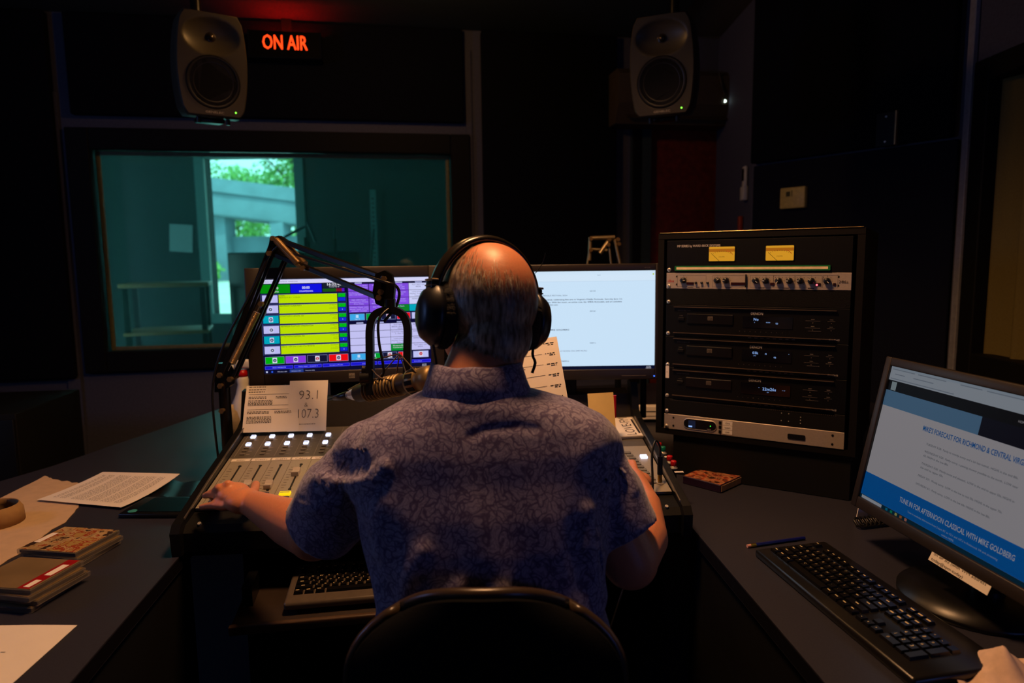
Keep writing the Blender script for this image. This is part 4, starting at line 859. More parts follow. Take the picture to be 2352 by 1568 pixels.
for x in (.050, .143, .166, .243, .268, .300, .326, .352, .378, .414):
    for k in range(7): a = math.radians(-50 + 280 * k / 6 ); m.box((x + .0115 * math.cos(a), .024 + .0115 * math.sin(a), .0025), (.0012, .0012, .0003), 0)
for x, w_ in ((.062, .03), (.085, .02), (.165, .03), (.25, .03), (.31, .03), (.37, .03)): m.rect(x, .0035, x + w_ * .5, .0052, .0024, 0)
obj('panel_print', m, [inkm, mat('print_red', (180, 20, 25), .5)], t)
for x, a in ((.050, 0), (.143, 40), (.166, 180), (.243, -40), (.268, 180), (.300, 235), (.326, 180), (.352, 180), (.378, 140), (.414, -40)):
    o = obj('knob', M().at(TR(x, .0235, .002)).lathe([(0, 0), (.0085, 0), (.0078, .010), (.006, .0125), (0, .0125)], 20), blackp, t)
    obj('pointer', M().at(TR(x, .0235, .0147) @ RZ(a)).box((.0045, 0, 0), (.006, .0013, .0006)), whitep, o)
for x in (.079, .095, .111): obj('switch', M().at(TR(x + .006, .017, .002)).lathe([(0, 0), (.0032, 0), (.003, .006), (0, .006)], 12), blackp, t)
obj('divider_bar', M().box((.218, .023, .006), (.0025, .034, .006)), blackp, t)
for x, w_ in ((.069, .020), (.198, .038), (.2845, .010), (.431, .006), (.3935, .012)): obj('led_window', M().box((x, .015, .003), (w_, .007, .002)), mat('led_window_dark', (40, 8, 14), .3), t)
obj('lit_led', M().at(TR(.391, .0135, .0042)).lathe([(0, 0), (.0022, 0), (0, .0012)], 12), mat('red_led', (255, 40, 60), .4, e=8, ec=(255, 60, 70), light=True), t)
for x in (.030, RWd - .030):
    for y in (.012, .034): obj('slot', M().box((x, y, .0022), (.0035, .005, .0005)), blackm, t)
t, H = faceplate('rack_filler', 'textured black blank rack panel under the silver processor', 3, 1, mat('rough_black_panel', (10, 9, 9), .8, spec=.2, bump=1, scale=900))
vfd = mat('lit_blue_display', (150, 190, 255), .4, e=.9, ec=(150, 190, 255)); thin = mat('thin_panel_line', (130, 112, 95), .35, m=.7)
def cdp(u, label, txts):
    t, H = faceplate('disc_player', label, u, 2, rackb)
    for y in (H - .006, .011): obj('front_ridge', M().box((RWd / 2 - .003, y, .006), (RWd - .055, .0012, .006)), thin, t)
    m = M(); m.text('DENON', .248, H - .022, .003, .0105, 0, 'c', w=.031); m.text('DN-C615', .436, .008, .003, .006, 0, 'c', w=.024)
    m.text('COMPACT DISC PLAYER', .035, H - .0165, .003, .004, 1, w=.036); m.text('POWER', .040, H - .031, .003, .003, 1, w=.010)
    for k in range(9): m.box((.205 + .0135 * k, .0225, .003), (.0015, .0013, .0004), 1)
    for k in range(8): m.box((.232 + .0155 * k, .006, .003), (.008, .0016, .0004), 1)
    for x, w_ in ((.385, .035), (.428, .018)):
        for y in (.056, .038): m.box((x, y, .003), (w_, .0006, .0004), 1); m.box((x, y + .004, .003), (.008, .0014, .0004), 1); m.box((x, y - .005, .003), (.0018, .0018, .0004), 1)
    m.box((.39, .030, .003), (.03, .0006, .0004), 1); m.box((.40, .009, .003), (.010, .0014, .0004), 1)
    obj('panel_print', m, [wtx, mat('faint_print', (110, 102, 95), .5)], t)
    obj('disc_tray', M().box((.125, .052, .004), (.125, .026, .005), bev=.001, seg=1), mat('tray_black', (9, 9, 10), .3), t)
    obj('disc_logo', M().box((.127, .054, .007), (.014, .011, .0004)).at(TR(.127, .054, .0076)).text('CD', 0, -.004, 0, .008, 1, 'c', w=.011), [mat('logo_tan', (95, 85, 75), .4), blackm], t)
    obj('power_key', M().box((.046, .050, .004), (.018, .008, .005), bev=.001, seg=1), blackmet, t)
    obj('display_window', M().box((.275, .048, .0025), (.125, .030, .002)), mat('display_dark', (6, 7, 12), .15), t)
    m = M()
    for s_, x, y, h_ in txts: m.text(s_, x, y, .0039, h_)
    obj('display_digits', m, vfd, t)
cdp(4, 'black disc player just under the textured blank panel', [('No', .240, .052, .010), ('=', .242, .046, .004), ('===', .272, .046, .006), ('00', .296, .044, .006)])
cdp(6, 'middle disc player of the three in the rack', [('03k', .240, .052, .010), ('n', .272, .052, .009), ('-==', .242, .046, .005), ('00', .294, .044, .006), ('.', .33, .056, .01)])
cdp(8, 'lowest disc player of the three in the rack', [('22m26s', .268, .046, .011), ('-', .258, .05, .01), ('==', .280, .040, .004), ('- --', .318, .048, .006)])
obj('white_tag', M().box((.0085, 3.25 * U1 + .02, .0042), (.010, .034, .0006), 0).text('3', .006, 3.25 * U1 + .018, .0048, .006, 1), [paperm, inkm], t := bpy.data.objects['equipment_rack'])
t, H = faceplate('rack_filler', 'black blank panel with a perforated line, above the silver amplifier', 10, 1, blackm)
m = M()
for k in range(90): m.box((.02 + .0048 * k, H - .004, .0024), (.0026, .0009, .0004))
obj('perforation', m, mat('perforation_light', (95, 85, 75), .5), t, kind='stuff')
m = M()
for x, y in ((.318, .014), (.318, .034), (.336, .014), (.336, .034), (.365, .012), (.365, .020), (.365, .028)): obj('indicator', M().box((x, y, .0024), (.002, .002, .0006)), wtx, t)
t, H = faceplate('amplifier', 'silver rack amplifier with a rounded display window, lowest in the rack', 11, 1, silv)
obj('display_window', M().prism(rrect(.058, .008, .150, .036, .0135), .0, .004), blackp, t)
obj('display_rim', M().tube([(x, y, .003) for x, y in rrect(.058, .008, .150, .036, .0135) + [rrect(.058, .008, .150, .036, .0135)[0]]], .0012, 6), chrome, t)
obj('display_glow', M().rect(.072, .012, .092, .032, .0043, 0).rect(.073, .013, .083, .017, .0045, 1).box((.134, .022, .0045), (.0018, .0018, .0006), 2).text('MX4', .125, .0105, .0045, .005, 3), [mat('dim_navy_glow', (30, 36, 60), .3, e=.5), vfd, mat('green_led', (60, 255, 60), .4, e=3), wtx], t)
for k, (s_) in enumerate(('OFF', 'TALKBACK', 'ON')): obj('push_key', M().box((.160, .010 + .0125 * k, .003), (.007, .009, .003), bev=.0006, seg=1), blackp, t); l2 = M(); l2.box((.180, .010 + .0125 * k, .0026), (.026, .0112, .0006), 0); l2.text(s_, .180, .0075 + .0125 * k, .0032, .006, 1, 'c', w=.012 if k != 1 else .017); obj('label_strip', l2, [paperm, inkm], t)
obj('handle_recess', M().prism(rrect(.335, .012, .378, .026, .003), .0, .0035), blackp, t)
for x in (.028, RWd - .028):
    for y in (.011, .034): obj('mount_hole', M().cyl((x, y, .001), (x, y, .0028), .003, n=12), blackm, t)
# ------------------------------------------------------------------ loudspeakers
spg = mat('speaker_warm_grey', (74, 68, 56), .42, m=.2, bump=.05, scale=500); conem = mat('speaker_cone_black', (22, 21, 22), .38)
def speaker(c, yaw, tilt, label, pole_to):
    """c: centre of the front baffle"""
    R = Vector((math.cos(yaw), math.sin(yaw), 0)); n = Vector((math.sin(yaw), -math.cos(yaw), 0)) * math.cos(tilt) - Vector((0, 0, math.sin(tilt))); U = n.cross(R)
    X = frame(c, R, U); t = thing('studio_speaker', label, 'speaker', X); w, h = .240, .350
    def out(sc, z, rr=.055):   # barrel outline
        pts = []
        N = 14
        for i in range(N + 1): y = -h / 2 + h * i / N; k = 1 - ((2 * i / N - 1) ** 2); pts.append((w / 2 - .020 + .020 * k, y))
        rt = pts; lf = [(-x, y) for x, y in pts[::-1]]; po = []
        for (x, y) in rt + lf:
            e = max(0, abs(y) - (h / 2 - .035)) / .035; po.append((x - math.copysign(.011 * e * e, x), y + math.copysign(.0, y)))
        top = []
        return [(x * sc, y * sc + .008 * (1 - (x / (w / 2)) ** 2) * (1 if y > .1 else 0)) for x, y in po]
    N_ = len(out(1, 0)); m = M(); lev = [(.955, .0), (.99, -.008), (1.0, -.02), (1.0, -.09), (.97, -.14), (.86, -.20), (.70, -.222)]; vs = []
    for sc, z in lev: vs += [(x, y, z) for x, y in out(sc, z)]
    m.add(vs, [(l * N_ + k, (l + 1) * N_ + k, (l + 1) * N_ + (k + 1) % N_, l * N_ + (k + 1) % N_) for l in range(len(lev) - 1) for k in range(N_)], 0, True); m.add(vs, [tuple(range((len(lev) - 1) * N_, len(lev) * N_))], 0)
    # front face with waveguide dish: grid disc
    o1 = out(.955, 0)
    def face(u, v):
        y = (v - .5) * h * .955; i = 0; t_ = v * 14; k = 1 - ((2 * v - 1) ** 2); hw = (w / 2 - .020 + .020 * k) * .955; e = max(0, abs((v - .5) * h) - (h / 2 - .035)) / .035; hw -= .011 * e * e * .955
        x = (2 * u - 1) * hw; yy = y + (.008 * (1 - (x / (w / 2)) ** 2) if y > .1 * .955 else 0); z = 0
        d = math.hypot(x * .9 / .085, (yy - .098) / .062)
        if d < 1: z = -.022 * (1 - d * d) ** .8
        d2 = math.hypot(x, yy + .055)
        if d2 < .090: z = -.0015
        return (x, yy, z)
    m.grid(face, 40, 56, 0)
    obj('cabinet', m, spg, t)
    obj('woofer', M().at(TR(0, -.055, 0)).lathe([(.090, .001), (.086, .004), (.080, .001), (.074, -.002), (.066, .002), (.060, -.004), (.024, -.028), (.0225, -.025), (.016, -.018), (0, -.014)], 48), conem, t)
    obj('woofer_rim', M().at(TR(0, -.055, 0)).lathe([(.092, .0005), (.091, .0035), (.087, .0035), (.086, .001)], 48), blackm, t)
    obj('tweeter', M().at(TR(0, .098, -.022)).lathe([(.018, 0), (.015, .003), (.012, .001), (.011, .004), (.006, .0085), (0, .010)], 28), mat('tweeter_metal', (70, 62, 55), .28, m=.7), t)
    obj('lettering', M().text('GENELEC', 0, -.161, .0012, .0105, 0, 'c', w=.062), mat('speaker_lettering', (215, 205, 180), .4, m=.1), t)
    obj('power_light', M().at(TR(.072, -.152, .0005)).lathe([(0, 0), (.0028, 0), (0, .002)], 12), mat('green_power_led', (120, 255, 60), .4, e=3.5), t)
    obj('foot_plate', M().box((0, -.182, -.10), (.09, .016, .09), bev=.004), blackmet, t)
    for x in (-.05, .05): obj('rubber_foot', M().cyl((x, -.176, -.03), (x, -.196, -.03), .008, n=12), blackmet, t)
    Xi = X.inverted(); tb = X @ Vector((0, .0, -.24)); q = Vector((tb.x, tb.y, CH - .002))
    m = M().at(Xi); m.cyl((q.x, q.y, tb.z - .1), q, .019, n=14); m.T = Matrix(); m.box((0, -.06, -.225), (.07, .10, .03)); m.at(Xi).box((q.x, q.y, CH - .006), (.12, .12, .010))
    obj('ceiling_pole', m, blackmet, t)
    return t
speaker(P(489, 151, 2.42), math.radians(34), math.radians(6), 'grey two-way speaker hung from the ceiling left of the red sign', None)
speaker(P(1519, 152, 2.50), math.radians(-24), math.radians(7), 'grey two-way speaker hung from the ceiling above the rack and door', None)
# wall unit behind the right speaker
p = P(1545, 190, 3.7); X = WM @ TR((WM.inverted() @ p).x + .05, 2.22, .001)
t = thing('air_conditioner', 'long beige wall-mounted air conditioner above the door behind the speaker', 'air conditioner', X)
bm_ = mat('beige_plastic', (80, 68, 50), .5)
m = M(); prof2 = [(0, -.14), (0, .14), (.19, .14), (.22, .11), (.22, -.04), (.16, -.14)]; XX = Matrix(((0, 0, 1, 0), (0, 1, 0, 0), (1, 0, 0, 0), (0, 0, 0, 1))); m.prism(prof2, -.36, .34, 0, XX)
obj('housing', m, bm_, t); obj('louver', M().at(TR(0, -.105, .185) @ RX(-55)).box((0, 0, .004), (.62, .05, .006)), mat('louver_dark', (70, 58, 42), .5), t)
obj('status_light', M().sph((.245, -.02, .222), (.010, .008, .004)), mat('white_led', (230, 255, 240), .4, e=4), t)
obj('power_cord', M().tube([(.21, .13, .222), (.225, .06, .228), (.24, .02, .228), (.235, -.03, .226)], .004, 8, smooth=5), blackp, t)
# ------------------------------------------------------------------ spray bottle, white jug, wall raceway, cabinet
p = P(590, 935, 2.35); X = TR(-.90, 2.30, DZ0)
p0 = Zp(566, 1010, DZ0); X = TR(p0.x, p0.y, DZ0)
def bottle(label, X, sc=1):
    t = thing('spray_bottle', label, 'bottle', X); s = sc
    obj('bottle', M().lathe([(0, 0), (.04 * s, 0), (.044 * s, .006), (.044 * s, .10 * s), (.040 * s, .135 * s), (.026 * s, .165 * s), (.018 * s, .20 * s), (.020 * s, .215 * s), (.015 * s, .235 * s), (0, .235 * s)], 32), whitep, t)
    obj('collar', M().lathe([(0, .225 * s), (.017 * s, .225 * s), (.017 * s, .252 * s), (0, .252 * s)], 24), mat('red_collar', (185, 15, 20), .35), t, label='red screw collar')
    obj('trigger_head', M().box((.012 * s, 0, .272 * s), (.075 * s, .026 * s, .032 * s), bev=.008 * s).box((-.035 * s, 0, .262 * s), (.03 * s, .018 * s, .014 * s), bev=.005).tube([(-.022 * s, 0, .262 * s), (-.034 * s, 0, .235 * s), (-.040 * s, 0, .205 * s)], .005 * s, 8, smooth=4), whitep, t)
    return t
bottle('white spray bottle with a red collar behind the left screen corner', X)
X = TR(*Zp(534, 1030, DZ0))
obj('white_jug', M().at(TR(0, 0, 0)).lathe([(0, 0), (.028, 0), (.031, .01), (.031, .09), (.022, .125), (.012, .135), (.012, .15), (0, .15)], 28), mat('translucent_white', (200, 180, 150), .5), label='squat off-white plastic jug behind the boom arm post', cat='jug', mw=X)
o = P(1490, 928, 2.6)
t = thing('cable_raceway', 'short white slotted cable raceway low between screen and rack', 'cable raceway', TR(o.x, o.y, o.z - .03) @ RZ(0))
obj('channel', M().box((.02, 0, 0), (.30, .04, .05), bev=.002, seg=1), paperm, t); obj('groove', M().box((.02, -.0205, .006), (.30, .001, .003)).box((.02, -.0205, -.012), (.30, .001, .002)), blackm, t)
obj('support_box', M().box((.02, .08, -(.025 + (o.z - .056 - DZ0) / 2)), (.30, .10, o.z - .056 - DZ0)), blackm, t)
t['label'] = 'short white slotted cable raceway between the right screen and the rack'
p = Zp(118, 1070, .73)
t = thing('storage_cabinet', 'plain black cabinet at the left edge behind the desk', 'cabinet', TR(-2.28, 2.72, 0) @ RZ(8))
obj('body', M().box((0, 0, .40), (.75, .5, .80), bev=.004), blackm, t); 
for x in (-1, 1): o = obj('door', M().box((.19 * x, -.256, .42), (.36, .012, .72), bev=.003), blackp, t); obj('handle', M().cyl((.03 * x, -.275, .40), (.03 * x, -.275, .52), .005, n=10).box((.03 * x, -.267, .41), (.006, .016, .006)), chrome, o)
# ------------------------------------------------------------------ microphone boom arm
spm = mat('worn_spring_steel', (150, 122, 85), .35, m=.8); armm = mat('arm_black_satin', (20, 18, 17), .3, m=.4)
def spring(p, q, r=.008, turns=46, wr=.0012, m=None, cut=.12):
    p = Vector(p); q = Vector(q); d = q - p; L = d.length; d.normalize(); e = d.orthogonal().normalized(); g = d.cross(e); pts = []
    n = turns * 8
    for i in range(n + 1): a = 2 * PI * turns * i / n; s = L * (cut + (1 - 2 * cut) * i / n); pts.append(p + d * s + e * math.cos(a) * r + g * math.sin(a) * r)
    m = m or M(); m.tube([p, p + d * L * cut], .0012, 6); m.tube(pts, wr, 5); m.tube([q - d * L * cut, q], .0012, 6)
    m.cyl(p + d * L * cut, p + d * L * (1 - cut), r * .82, n=12); return m
base = P(527, 1075, 1.66); base.z = DZ0; pt = P(513, 858, 1.90); el = P(634, 548, 1.88); en = P(886, 640, 1.62)
base.x = pt.x; base.y = pt.y
t = thing('boom_stand', 'black spring boom arm rising over the left screen', 'boom stand', TR(*base)); o0 = base
def L_(v): return Vector(v) - o0
obj('base_clamp', M().lathe([(0, 0.001), (.024, 0.001), (.024, .02), (.02, .03), (.018, .05), (0, .05)], 24), blackp, t)
obj('post', M().cyl((0, 0, .03), L_(pt) - Vector((0, 0, .02)), .0155, n=20), armm, t)
d1 = (el - pt).normalized(); sd = d1.cross(Vector((0, -1, 0))).normalized()   # in-plane sideways
def bar(m, a, b, w=.013, off=0.0, mi=0):
    a = Vector(a); b = Vector(b); d = b - a; X = frame(a, d, Vector((0, -1, 0)).cross(d)); m.at(X @ TR(d.length / 2, 0, off)).box((0, 0, 0), (d.length + .012, w, .006), mi, bev=.0015, seg=1); m.T = Matrix(); return m
yv = Vector((0, 1, 0))
a0 = L_(pt); a1 = L_(el)
m = M()
for k in (-1, 1): bar(m, a0 + yv * .016 * k, a1 + yv * .016 * k, .014)
obj('lower_arm', m, armm, t)
m = M(); 
for k in (-1, 1): bar(m, a0 + sd * .032 + yv * .012 * k + d1 * .01, a1 + sd * .045 + yv * .012 * k - d1 * .035, .009)
obj('lower_link', m, armm, t)
for k in (-1, 1): obj('lower_spring', spring(a0 + sd * .018 + yv * .026 * k + d1 * .02, a0 + sd * .034 + yv * .026 * k + d1 * .225, .009), spm, t)
d2 = (en - el).normalized(); s2 = Vector((0, -1, 0)).cross(d2).normalized()
e0 = a1; e1 = L_(en)
m = M()
for k in (-1, 1): bar(m, e0 + yv * .016 * k + s2 * .0, e1 + yv * .016 * k, .012)
obj('upper_arm', m, armm, t)
m = M()
for k in (-1, 1): bar(m, e0 - s2 * .042 + yv * .010 * k + d2 * .01, e1 - s2 * .048 + yv * .010 * k - d2 * .005, .012)
obj('upper_link', m, armm, t)
for k in (-1, 1): obj('upper_spring', spring(e0 + s2 * .004 + yv * .026 * k, e0 - s2 * .046 + yv * .026 * k + d2 * .155, .0085, 40), spm, t)
hp_ = []
m = M(); m.prism([(-.02, -.018), (.0, -.03), (.03, -.026), (.03, .014), (.012, .026), (-.012, .02)], -.014, .014, 0, frame(e0 - Vector((0, 0, .018)), (1, 0, 0), (0, 0, 1))); hp_.append(m); m = M()
m.prism([(-.022, -.05), (-.016, .03), (.014, .03), (.03, .0), (.024, -.03), (.0, -.05)], -.013, .013, 0, frame(a0 + Vector((.0, 0, .0)), (1, 0, 0), (0, 0, 1))); hp_.append(m); m = M()
m.prism([(-.022, .012), (.0, .02), (.016, .010), (.022, -.02), (.018, -.055), (.0, -.07), (-.024, -.058), (-.03, -.03)], -.012, .012, 0, frame(e1, (1, 0, 0), (0, 0, 1)))
hp_.append(m); multi('hinge_plate', hp_, armm, t)
for c in (e0, e0 - s2 * .042, a0, a0 + sd * .03, e1, e1 - s2 * .045, e1 + Vector((-.008, 0, -.03)), a0 + sd * .034 + d1 * .225, e0 - s2 * .046 + d2 * .155, L_(pt) - Vector((0, 0, .10)), L_(pt) - Vector((0, 0, .03))): obj('bolt', M().cyl(c - yv * .024, c + yv * .024, .006, n=14).cyl(c - yv * .030, c - yv * .022, .0075, n=6, sm=False), spm, t)
yk = P(897, 716, 1.60); 
pv = e1 + Vector((.004, 0, -.065))
obj('drop_mount', M().tube([e1 + Vector((0, 0, -.03)), pv, L_(yk) + Vector((0, 0, .012))], .009, 12, smooth=4).cyl(L_(yk) + Vector((0, 0, .03)), L_(yk) + Vector((0, 0, .0)), .013, n=16), armm, t)
obj('cable_along_arm', M().tube([L_(pt) + Vector((-.02, -.02, -.25)), L_(pt) + Vector((-.025, -.02, -.05)), a0 + d1 * .08 + Vector((-.022, -.022, 0)), a0 + d1 * .22 + Vector((-.006, -.024, 0)), e0 + Vector((.0, -.022, -.03)), e0 + d2 * .1 - s2 * .02 + Vector((0, -.022, 0)), e1 + Vector((-.02, -.022, -.0)), e1 + Vector((.03, -.02, -.02)), e1 + Vector((.028, -.02, -.06)), e1 + Vector((-.004, -.02, -.10))], .0035, 8, smooth=6), blackp, t)
# microphone with U yoke and side fins
yl_, yr_ = P(853, 745, 1.60), P(934, 745, 1.60); md = 1.60
t = thing('broadcast_microphone', 'ribbed grey-gold broadcast microphone in a tall black U-shaped yoke', 'microphone', TR(*yk)); O = yk
def Lk(v): return Vector(v) - O
m = M(); pts = [P(851, 905, md), P(850, 800, md), P(851, 750, md), P(862, 722, md), P(885, 712, md), P(908, 713, md), P(926, 724, md), P(936, 750, md), P(936, 800, md), P(935, 860, md), P(933, 895, md)]
pp = []
pts = [Lk(p) for p in pts]; vs = []; 
# flat strap yoke swept along pts
N = len(pts); q = []
for i in range(N - 1):
    p0 = pts[max(i - 1, 0)]; p1 = pts[i]; p2 = pts[i + 1]; p3 = pts[min(i + 2, N - 1)]
    for k in range(6): t_ = k / 6; q.append(.5 * ((2 * p1) + (-p0 + p2) * t_ + (2 * p0 - 5 * p1 + 4 * p2 - p3) * t_ * t_ + (-p0 + 3 * p1 - 3 * p2 + p3) * t_ ** 3))
q.append(pts[-1])
for i, p in enumerate(q):
    tg = (q[min(i + 1, len(q) - 1)] - q[max(i - 1, 0)]).normalized(); n_ = tg.cross(yv).normalized()
    for a, b in ((-1, -1), (1, -1), (1, 1), (-1, 1)): vs.append(p + n_ * .0085 * a + yv * .011 * b)
m.add(vs, [(i * 4 + k, i * 4 + (k + 1) % 4, i * 4 + 4 + (k + 1) % 4, i * 4 + 4 + k) for i in range(len(q) - 1) for k in range(4)], 0, False); m.add(vs, [(0, 3, 2, 1), tuple(range(len(vs) - 4, len(vs)))], 0)
obj('yoke', m, blackp, t)
A0 = Lk(P(822, 903, 1.66)); A1 = Lk(P(992, 868, 1.50)); dd = (A1 - A0).normalized(); Lm = (A1 - A0).length
XL = (dd.to_track_quat('Z', 'Y').to_matrix().to_4x4()); XL.translation = A0
gold = mat('mic_bronze_grey', (135, 115, 78), .45, m=.6)
obj('body', M().lathe([(0, 0), (.020, 0), (.022, .004), (.022, Lm * .78)], 28, 0, XL), mat('mic_body_dark', (62, 52, 36), .55, m=.4), t)
m = M()
for k in range(11):
    z = Lm * .16 + k * .0112; m.lathe([(.020, z), (.0265, z + .0012), (.0265, z + .0030), (.020, z + .0042)], 28, 0, XL)
obj('rib', m, gold, t)
z = Lm * .74
obj('head', M().lathe([(.020, z), (.029, z + .002), (.030, z + .01), (.030, z + .030), (.0275, z + .032), (.0275, z + .046), (.029, z + .048), (.029, z + .066), (.022, z + .076), (0, z + .078)], 32, 0, XL), gold, t)
m = M()
for k in range(12): a = 2 * PI * k / 12; m.at(XL @ Matrix.Rotation(a, 4, 'Z')).box((.0292, 0, z + .020), (.002, .010, .022))
obj('grille_slot', m, blackm, t)
obj('connector', M().lathe([(.0, -.05), (.008, -.05), (.010, -.03), (.014, -.02), (.018, 0)], 20, 0, XL), chrome, t)
obj('plug', M().lathe([(0, -.095), (.006, -.095), (.009, -.07), (.011, -.04), (0, -.03)], 20, 0, XL), blackp, t)
c1 = Lk(P(918, 812, 1.56))
m = M()
for x, y, d_ in ((850, 828, 1.6), (865, 872, 1.58), (936, 868, 1.54), (956, 855, 1.50), (905, 890, 1.62)): m.tube([c1, Lk(P(x, y, d_))], .0016, 6)
m.tube([Lk(P(850, 842, 1.6)), Lk(P(875, 868, 1.56)), Lk(P(925, 873, 1.55))], .0016, 6, smooth=3); m.tube([Lk(P(800, 895, 1.64)), Lk(P(850, 872, 1.6)), Lk(P(915, 870, 1.56)), Lk(P(950, 856, 1.52))], .0018, 6, smooth=3)
obj('suspension', m, spm, t)
obj('knob', M().cyl(Lk(P(829, 870, 1.6)), Lk(P(850, 868, 1.6)), .016, n=20).cyl(Lk(P(832, 848, 1.6)), Lk(P(850, 850, 1.6)), .009, n=16), blackp, t)
obj('cord', M().tube([Lk(P(905, 700, 1.60)), Lk(P(872, 730, 1.57)), Lk(P(870, 780, 1.57)), Lk(P(880, 838, 1.57)), Lk(P(878, 862, 1.58)), Lk(P(845, 895, 1.62)), A0 - dd * .12], .0032, 8, smooth=6), blackp, t)
# second arm, folded, behind the right screen
e = P(1396, 548, 2.5); t = thing('boom_stand', 'folded silver boom arm standing behind the right screen', 'boom stand', TR(e.x, e.y, DZ0)); zt = e.z - DZ0
m = M(); 
def q_(x, y, d=2.5): v = P(x, y, d); return Vector((v.x - e.x, v.y - e.y, v.z - DZ0))
m.tube([q_(1412, 550), q_(1425, 610), q_(1430, 680)], .006, 8); m.tube([q_(1398, 552), q_(1404, 610), q_(1408, 680)], .004, 8)
obj('upright_arm', m, mat('dull_silver_arm', (150, 135, 105), .35, m=.8), t)
obj('post', M().cyl((.04, 0, 0.001), (.04, 0, q_(1420, 680).z), .012, n=16).lathe([(0, .001), (.05, .001), (.05, .012), (0, .012)], 24, 0, TR(.04, 0, 0)), blackmet, t)
m = M(); m.tube([q_(1378, 582), q_(1402, 548)], .009, 10); m.tube([q_(1356, 545), q_(1354, 598)], .007, 8); m.tube([q_(1356, 547), q_(1412, 545)], .008, 8); m.tube([q_(1356, 572), q_(1395, 575)], .006, 8); m.tube([q_(1356, 560), q_(1344, 640)], .004, 8)
obj('folded_arm', m, mat('dull_silver_arm', (150, 135, 105), .35, m=.8), t)
for x, y in ((1357, 548), (1398, 550), (1419, 550), (1356, 574), (1397, 562), (1421, 560)): c = q_(x, y); obj('bolt', M().cyl(c - yv * .014, c + yv * .014, .007, n=12), spm, t)
# ------------------------------------------------------------------ chair
t = thing('office_chair', 'black office chair with a rounded back and glossy, highlight-coloured top edge, seating the man', 'chair', TR(-.0, .96, 0))
chf = mat('chair_black_fabric', (12, 13, 14), .95, spec=.1, bump=.4, scale=600); cx_ = P(1112, 1400, .93).x
ctop = P(1112, 1366, .90).z
def back_pt(u, v, off=0):
    z = .50 + v * (ctop - .50); hw = (.195 - .012 * (1 - v)) ; e = max(0, v - .60) / .40; hw *= (1 - .42 * e ** 3.2) ; x = (2 * u - 1) * hw
    y = -.095 + .05 * (2 * u - 1) ** 2 - .03 * math.sin(v * 2.6) - off; zz = z - .040 * abs(2 * u - 1) ** 2.6 * (v > .5) * (v - .5) * 2
    return (cx_ + x, y, zz)
m = M(); nu, nv = 24, 24
f_ = [back_pt(i / nu, j / nv, .014) for j in range(nv + 1) for i in range(nu + 1)]; g_ = [back_pt(i / nu, j / nv, -.02) for j in range(nv + 1) for i in range(nu + 1)]; w = nu + 1
m.add(f_, [(j * w + i, j * w + i + 1, (j + 1) * w + i + 1, (j + 1) * w + i) for j in range(nv) for i in range(nu)], 0, True); m.add(g_, [(j * w + i, (j + 1) * w + i, (j + 1) * w + i + 1, j * w + i + 1) for j in range(nv) for i in range(nu)], 0, True)
ed = [i for i in range(w)] + [j * w + nu for j in range(1, nv + 1)] + [nv * w + i for i in range(nu - 1, -1, -1)] + [j * w for j in range(nv - 1, 0, -1)]; n = len(ed)
m.add([f_[k] for k in ed] + [g_[k] for k in ed], [(i, n + i, n + (i + 1) % n, (i + 1) % n) for i in range(n)], 0, True)
obj('backrest', m, chf, t)
rim = [back_pt(i / nu, 1, -.003) for i in range(nu + 1)]; lf = [back_pt(0, j / nv, -.003) for j in range(nv + 1)]; rt = [back_pt(1, j / nv, -.003) for j in range(nv, -1, -1)]
obj('back_rim', M().tube([Vector(a) + Vector((0, 0, .002)) for a in lf + rim + rt], .0085, 10), mat('chair_rim_highlight', (62, 50, 40), .3), t)  # rim colour lightened and warmed in place of a lamp highlight
obj('seat', M().box((cx_, .14, .455), (.46, .44, .07), bev=.03, seg=4), chf, t)
obj('back_bracket', M().box((cx_, -.12, .50), (.07, .03, .26), bev=.006).box((cx_, .0, .40), (.06, .26, .02)), blackp, t)
obj('gas_column', M().cyl((cx_, .12, .08), (cx_, .12, .42), .025, n=20), blackmet, t)
for k in range(5):
    a = 2 * PI * k / 5 + .3; p = Vector((cx_ + .27 * math.cos(a), .12 + .27 * math.sin(a), .075))
    o = obj('leg', M().tube([(cx_, .12, .10), p], [.022, .014], 8), blackp, t)
    obj('caster', M().cyl(p + Vector((-.018, 0, -.045)), p + Vector((.018, 0, -.045)), .028, n=18).cyl(p + Vector((0, 0, -.02)), p, .008, n=10), blackm, o)
# ------------------------------------------------------------------ the man
def remesh(name, build, mt, parent, vox, sm=6, fac=.5, post=None):
    me = bpy.data.meshes.new(name); me.from_pydata(build.v, [], build.f); me.update()
    o = bpy.data.objects.new(name, me); COL.objects.link(o)
    r = o.modifiers.new('r', 'REMESH'); r.mode = 'VOXEL'; r.voxel_size = vox; r.use_smooth_shade = True
    s = o.modifiers.new('s', 'SMOOTH'); s.factor = fac; s.iterations = sm
    dg = bpy.context.evaluated_depsgraph_get(); ev = o.evaluated_get(dg); n = bpy.data.meshes.new_from_object(ev)
    o.modifiers.clear(); o.data = n; bpy.data.meshes.remove(me); n.name = name
    n.materials.clear(); n.materials.append(mt); n.polygons.foreach_set('use_smooth', [True] * len(n.polygons))
    if post:
        for v in n.vertices: v.co = post(v.co, v.normal)
    n.update()
    o.parent = parent; return o
def cap(m, a, b, r0, r1, n=20):
    m.sph(a, r0, u=n, v=n // 2 + 2); m.sph(b, r1, u=n, v=n // 2 + 2); m.cyl(a, b, r0, r1, n=n); return m
MO = Vector((P(1112, 1300, 1.1).x, 1.10, 0))
man = thing('person', 'grey-haired balding man in a patterned blue short-sleeved shirt, seen from behind at the console', 'person', TR(*MO))
def q2(x, y, d): return P(x, y, d) - MO
